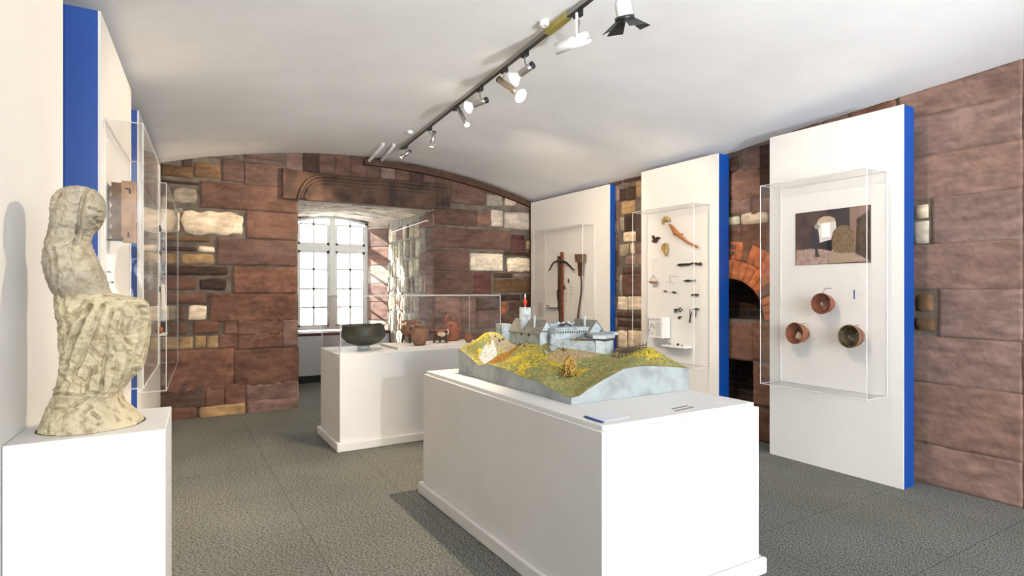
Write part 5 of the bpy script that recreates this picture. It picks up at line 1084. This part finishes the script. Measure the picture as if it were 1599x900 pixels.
for x, y in ((560, 385), (640, 370), (590, 410), (690, 405), (550, 460), (640, 455), (740, 445), (590, 500), (695, 495), (550, 540), (640, 550), (740, 538), (590, 590), (695, 585), (765, 390), (735, 355), (685, 330), (775, 490)):
    p = b6(x, y); m.lathe([(0, 0), (.006, 0), (.006, .0004), (0, .0004)], 8, Matrix.Translation((XC-.0078, p.y, p.z))@Matrix.Rotation(-math.pi/2, 4, 'Y'))
m.build('slab_dot', pm('photo_dot', (78, 58, 48)), r)
patch([(500, 665), (540, 625), (650, 645), (790, 630), (800, 700), (770, 745), (500, 762)], 3, pm('photo_base', (160, 142, 122)), 'slab_base')
patch([(300, 390), (325, 365), (355, 370), (378, 430), (382, 560), (362, 600), (372, 655), (395, 685), (330, 690), (330, 610), (305, 580), (308, 470), (280, 470)], 4, pm('photo_coat', (48, 50, 58)), 'person_coat')
patch([(322, 320), (345, 300), (375, 308), (388, 335), (372, 358), (340, 362), (325, 345)], 5, pm('photo_head', (150, 138, 134)), 'person_head')

# ================================================================== OBJECTS ON THE LEFT PANELS
y0_ = onL(172, 330, .012).y; y1_ = y0_+.10; zl, zh = 1.765, 2.07
r = thing('stone_relief', (leftX(y0_), y0_, zl), 'thick brown stone slab with a wavy rough edge, mounted in the left case', 'relief')
def rp(Y, o, z): return Vector((leftX(Y, o), Y, z))
def slabpart(o0, o1, wav, mt, nm):
    m = MB(); nv = 36; rings = []
    for k in range(nv+1):
        z = zl+(zh-zl)*k/nv+(.012*(o1 > .1) if k == nv else 0)-(.010*(o1 > .1) if k == 0 else 0)
        w0 = o0+wav*(.006*math.sin(k*.95)+.006*nz(k*.4, 3)); 
        rings.append([rp(y0_+.003*nz(k*.5, 1), w0, z), rp(y0_+.003*nz(k*.5, 9), o1+.003*nz(k*.3, 5), z), rp(y1_, o1+.004*nz(k*.4, 6), z), rp(y1_, w0, z)])
    m.add([v for g_ in rings for v in g_], [(k*4+q, k*4+(q+1) % 4, k*4+4+(q+1) % 4, k*4+4+q) for k in range(nv) for q in range(4)]+[(0, 1, 2, 3), (nv*4, nv*4+3, nv*4+2, nv*4+1)])
    m.build(nm, mt, r)
slabpart(.014, .062, 1, mat('rough_brown_stone', srgb(116, 88, 56), .9, col2=srgb(82, 60, 40), vscale=24, bump=1.4, bscale=60), 'rough_back')
slabpart(.0625, .122, 0, mat('brown_stone', srgb(176, 138, 102), .85, col2=srgb(146, 110, 80), vscale=16, bump=1, bscale=50), 'carved_front')
for pts in ([(.0, zl-.004), (.065, zl-.004), (.07, zl+.012)], [(.08, zh-.03), (.10, zh-.03), (.102, zh-.055)], [(.095, zl+.04), (.095, zl+.015)]):
    m = MB(); m.tube([rp(y0_-.004, o_, z_) for o_, z_ in pts], .0045, 8); m.build('iron_clip', M_dark, r)
for (px, py, lb, w_) in ((172, 425, 'thin dark pin below the stone relief on the left', 10), (176, 441, 'tiny dark find under the thin pin on the left', 4)):
    p = onL(px, py, .02); m = MB(); m.tube([p-Vector((0, w_*.006, 0)), p+Vector((0, w_*.006, 0))], .003 if w_ > 5 else .007, 6); m.tube([p, (leftX(p.y, -.0005), p.y, p.z)], .002, 6); tag(m.build('iron_pin', M_dark), lb, 'pin')
G5 = 'finds on the far left panel'
for (px, py, s_, kind, lb) in ((250, 357, .035, 'lump', 'small dark bronze fitting at the top of the far left case'), (251, 395, .02, 'pin', 'small dark fitting in the middle of the far left case'), (250, 452, .03, 'lump', 'dark curled iron piece above the shelf in the far left case')):
    p = onL(px, py, .06); r = thing('bronze_fitting', p, lb, 'fitting', G5); m = MB(); m.ell(p, (s_*.5, s_*.8, s_), bump=.9, seed=px); m.ell(p+Vector((0, s_*.7, s_*.4)), (s_*.3, s_*.5, s_*.4), bump=.9); m.build('body', M_wood_d, r); m = MB(); m.tube([p, (leftX(p.y, -.0005), p.y, p.z)], .003, 6); m.build('pin', M_dark, r)
for (px, py) in ((246, 413), (247, 467)):
    p = onL(px, py, .03); m = MB(); m.tube([p-Vector((0, .12, 0)), p+Vector((0, .12, 0))], .003, 6); m.tube([p, (leftX(p.y, -.0005), p.y, p.z)], .002, 6); tag(m.build('iron_pin', M_dark), 'thin dark pin in the far left case, '+('upper of two' if py < 440 else 'lower of two'), 'pin', G5)
p = onL(255, 464, .10); m = MB(); m.tube([p+Vector((0, .03, .12)), p, p-Vector((0, .03, .12))], [.012, .018, .022], 12); tag(m.build('bone_tube', M_cream), 'pale bone tube hanging in the far left case', 'bone', G5)
m = MB(); m.tube([p+Vector((0, .03, .125)), p+Vector((0, .03, .20))], .003, 6); m.tube([p+Vector((0, .03, .19)), (leftX(p.y+.03, -.0005), p.y+.03, p.z+.19)], .002, 6); tag(m.build('hanging_hook', M_dark), 'dark hook holding the pale bone tube in the far left case', 'hook', G5)
p = onL(248, 521, .06); Yp = p.y; r = thing('small_shelf', p, 'tiny white shelf in the far left case', 'shelf'); m = MB(); m.hexa([(leftX(Yp-.15, .0005), Yp-.15, p.z-.012), (leftX(Yp-.15, .13), Yp-.15, p.z-.012), (leftX(Yp+.15, .13), Yp+.15, p.z-.012), (leftX(Yp+.15, .0005), Yp+.15, p.z-.012), (leftX(Yp-.15, .0005), Yp-.15, p.z), (leftX(Yp-.15, .13), Yp-.15, p.z), (leftX(Yp+.15, .13), Yp+.15, p.z), (leftX(Yp+.15, .0005), Yp+.15, p.z)]); m.build('shelf_board', M_whitemetal, r)
m = MB(); m.ell((leftX(Yp, .07), Yp, p.z+.03), (.035, .045, .03), bump=.4); tag(m.build('round_find', M_horn), 'orange brown rounded find on the tiny shelf in the far left case', 'find')
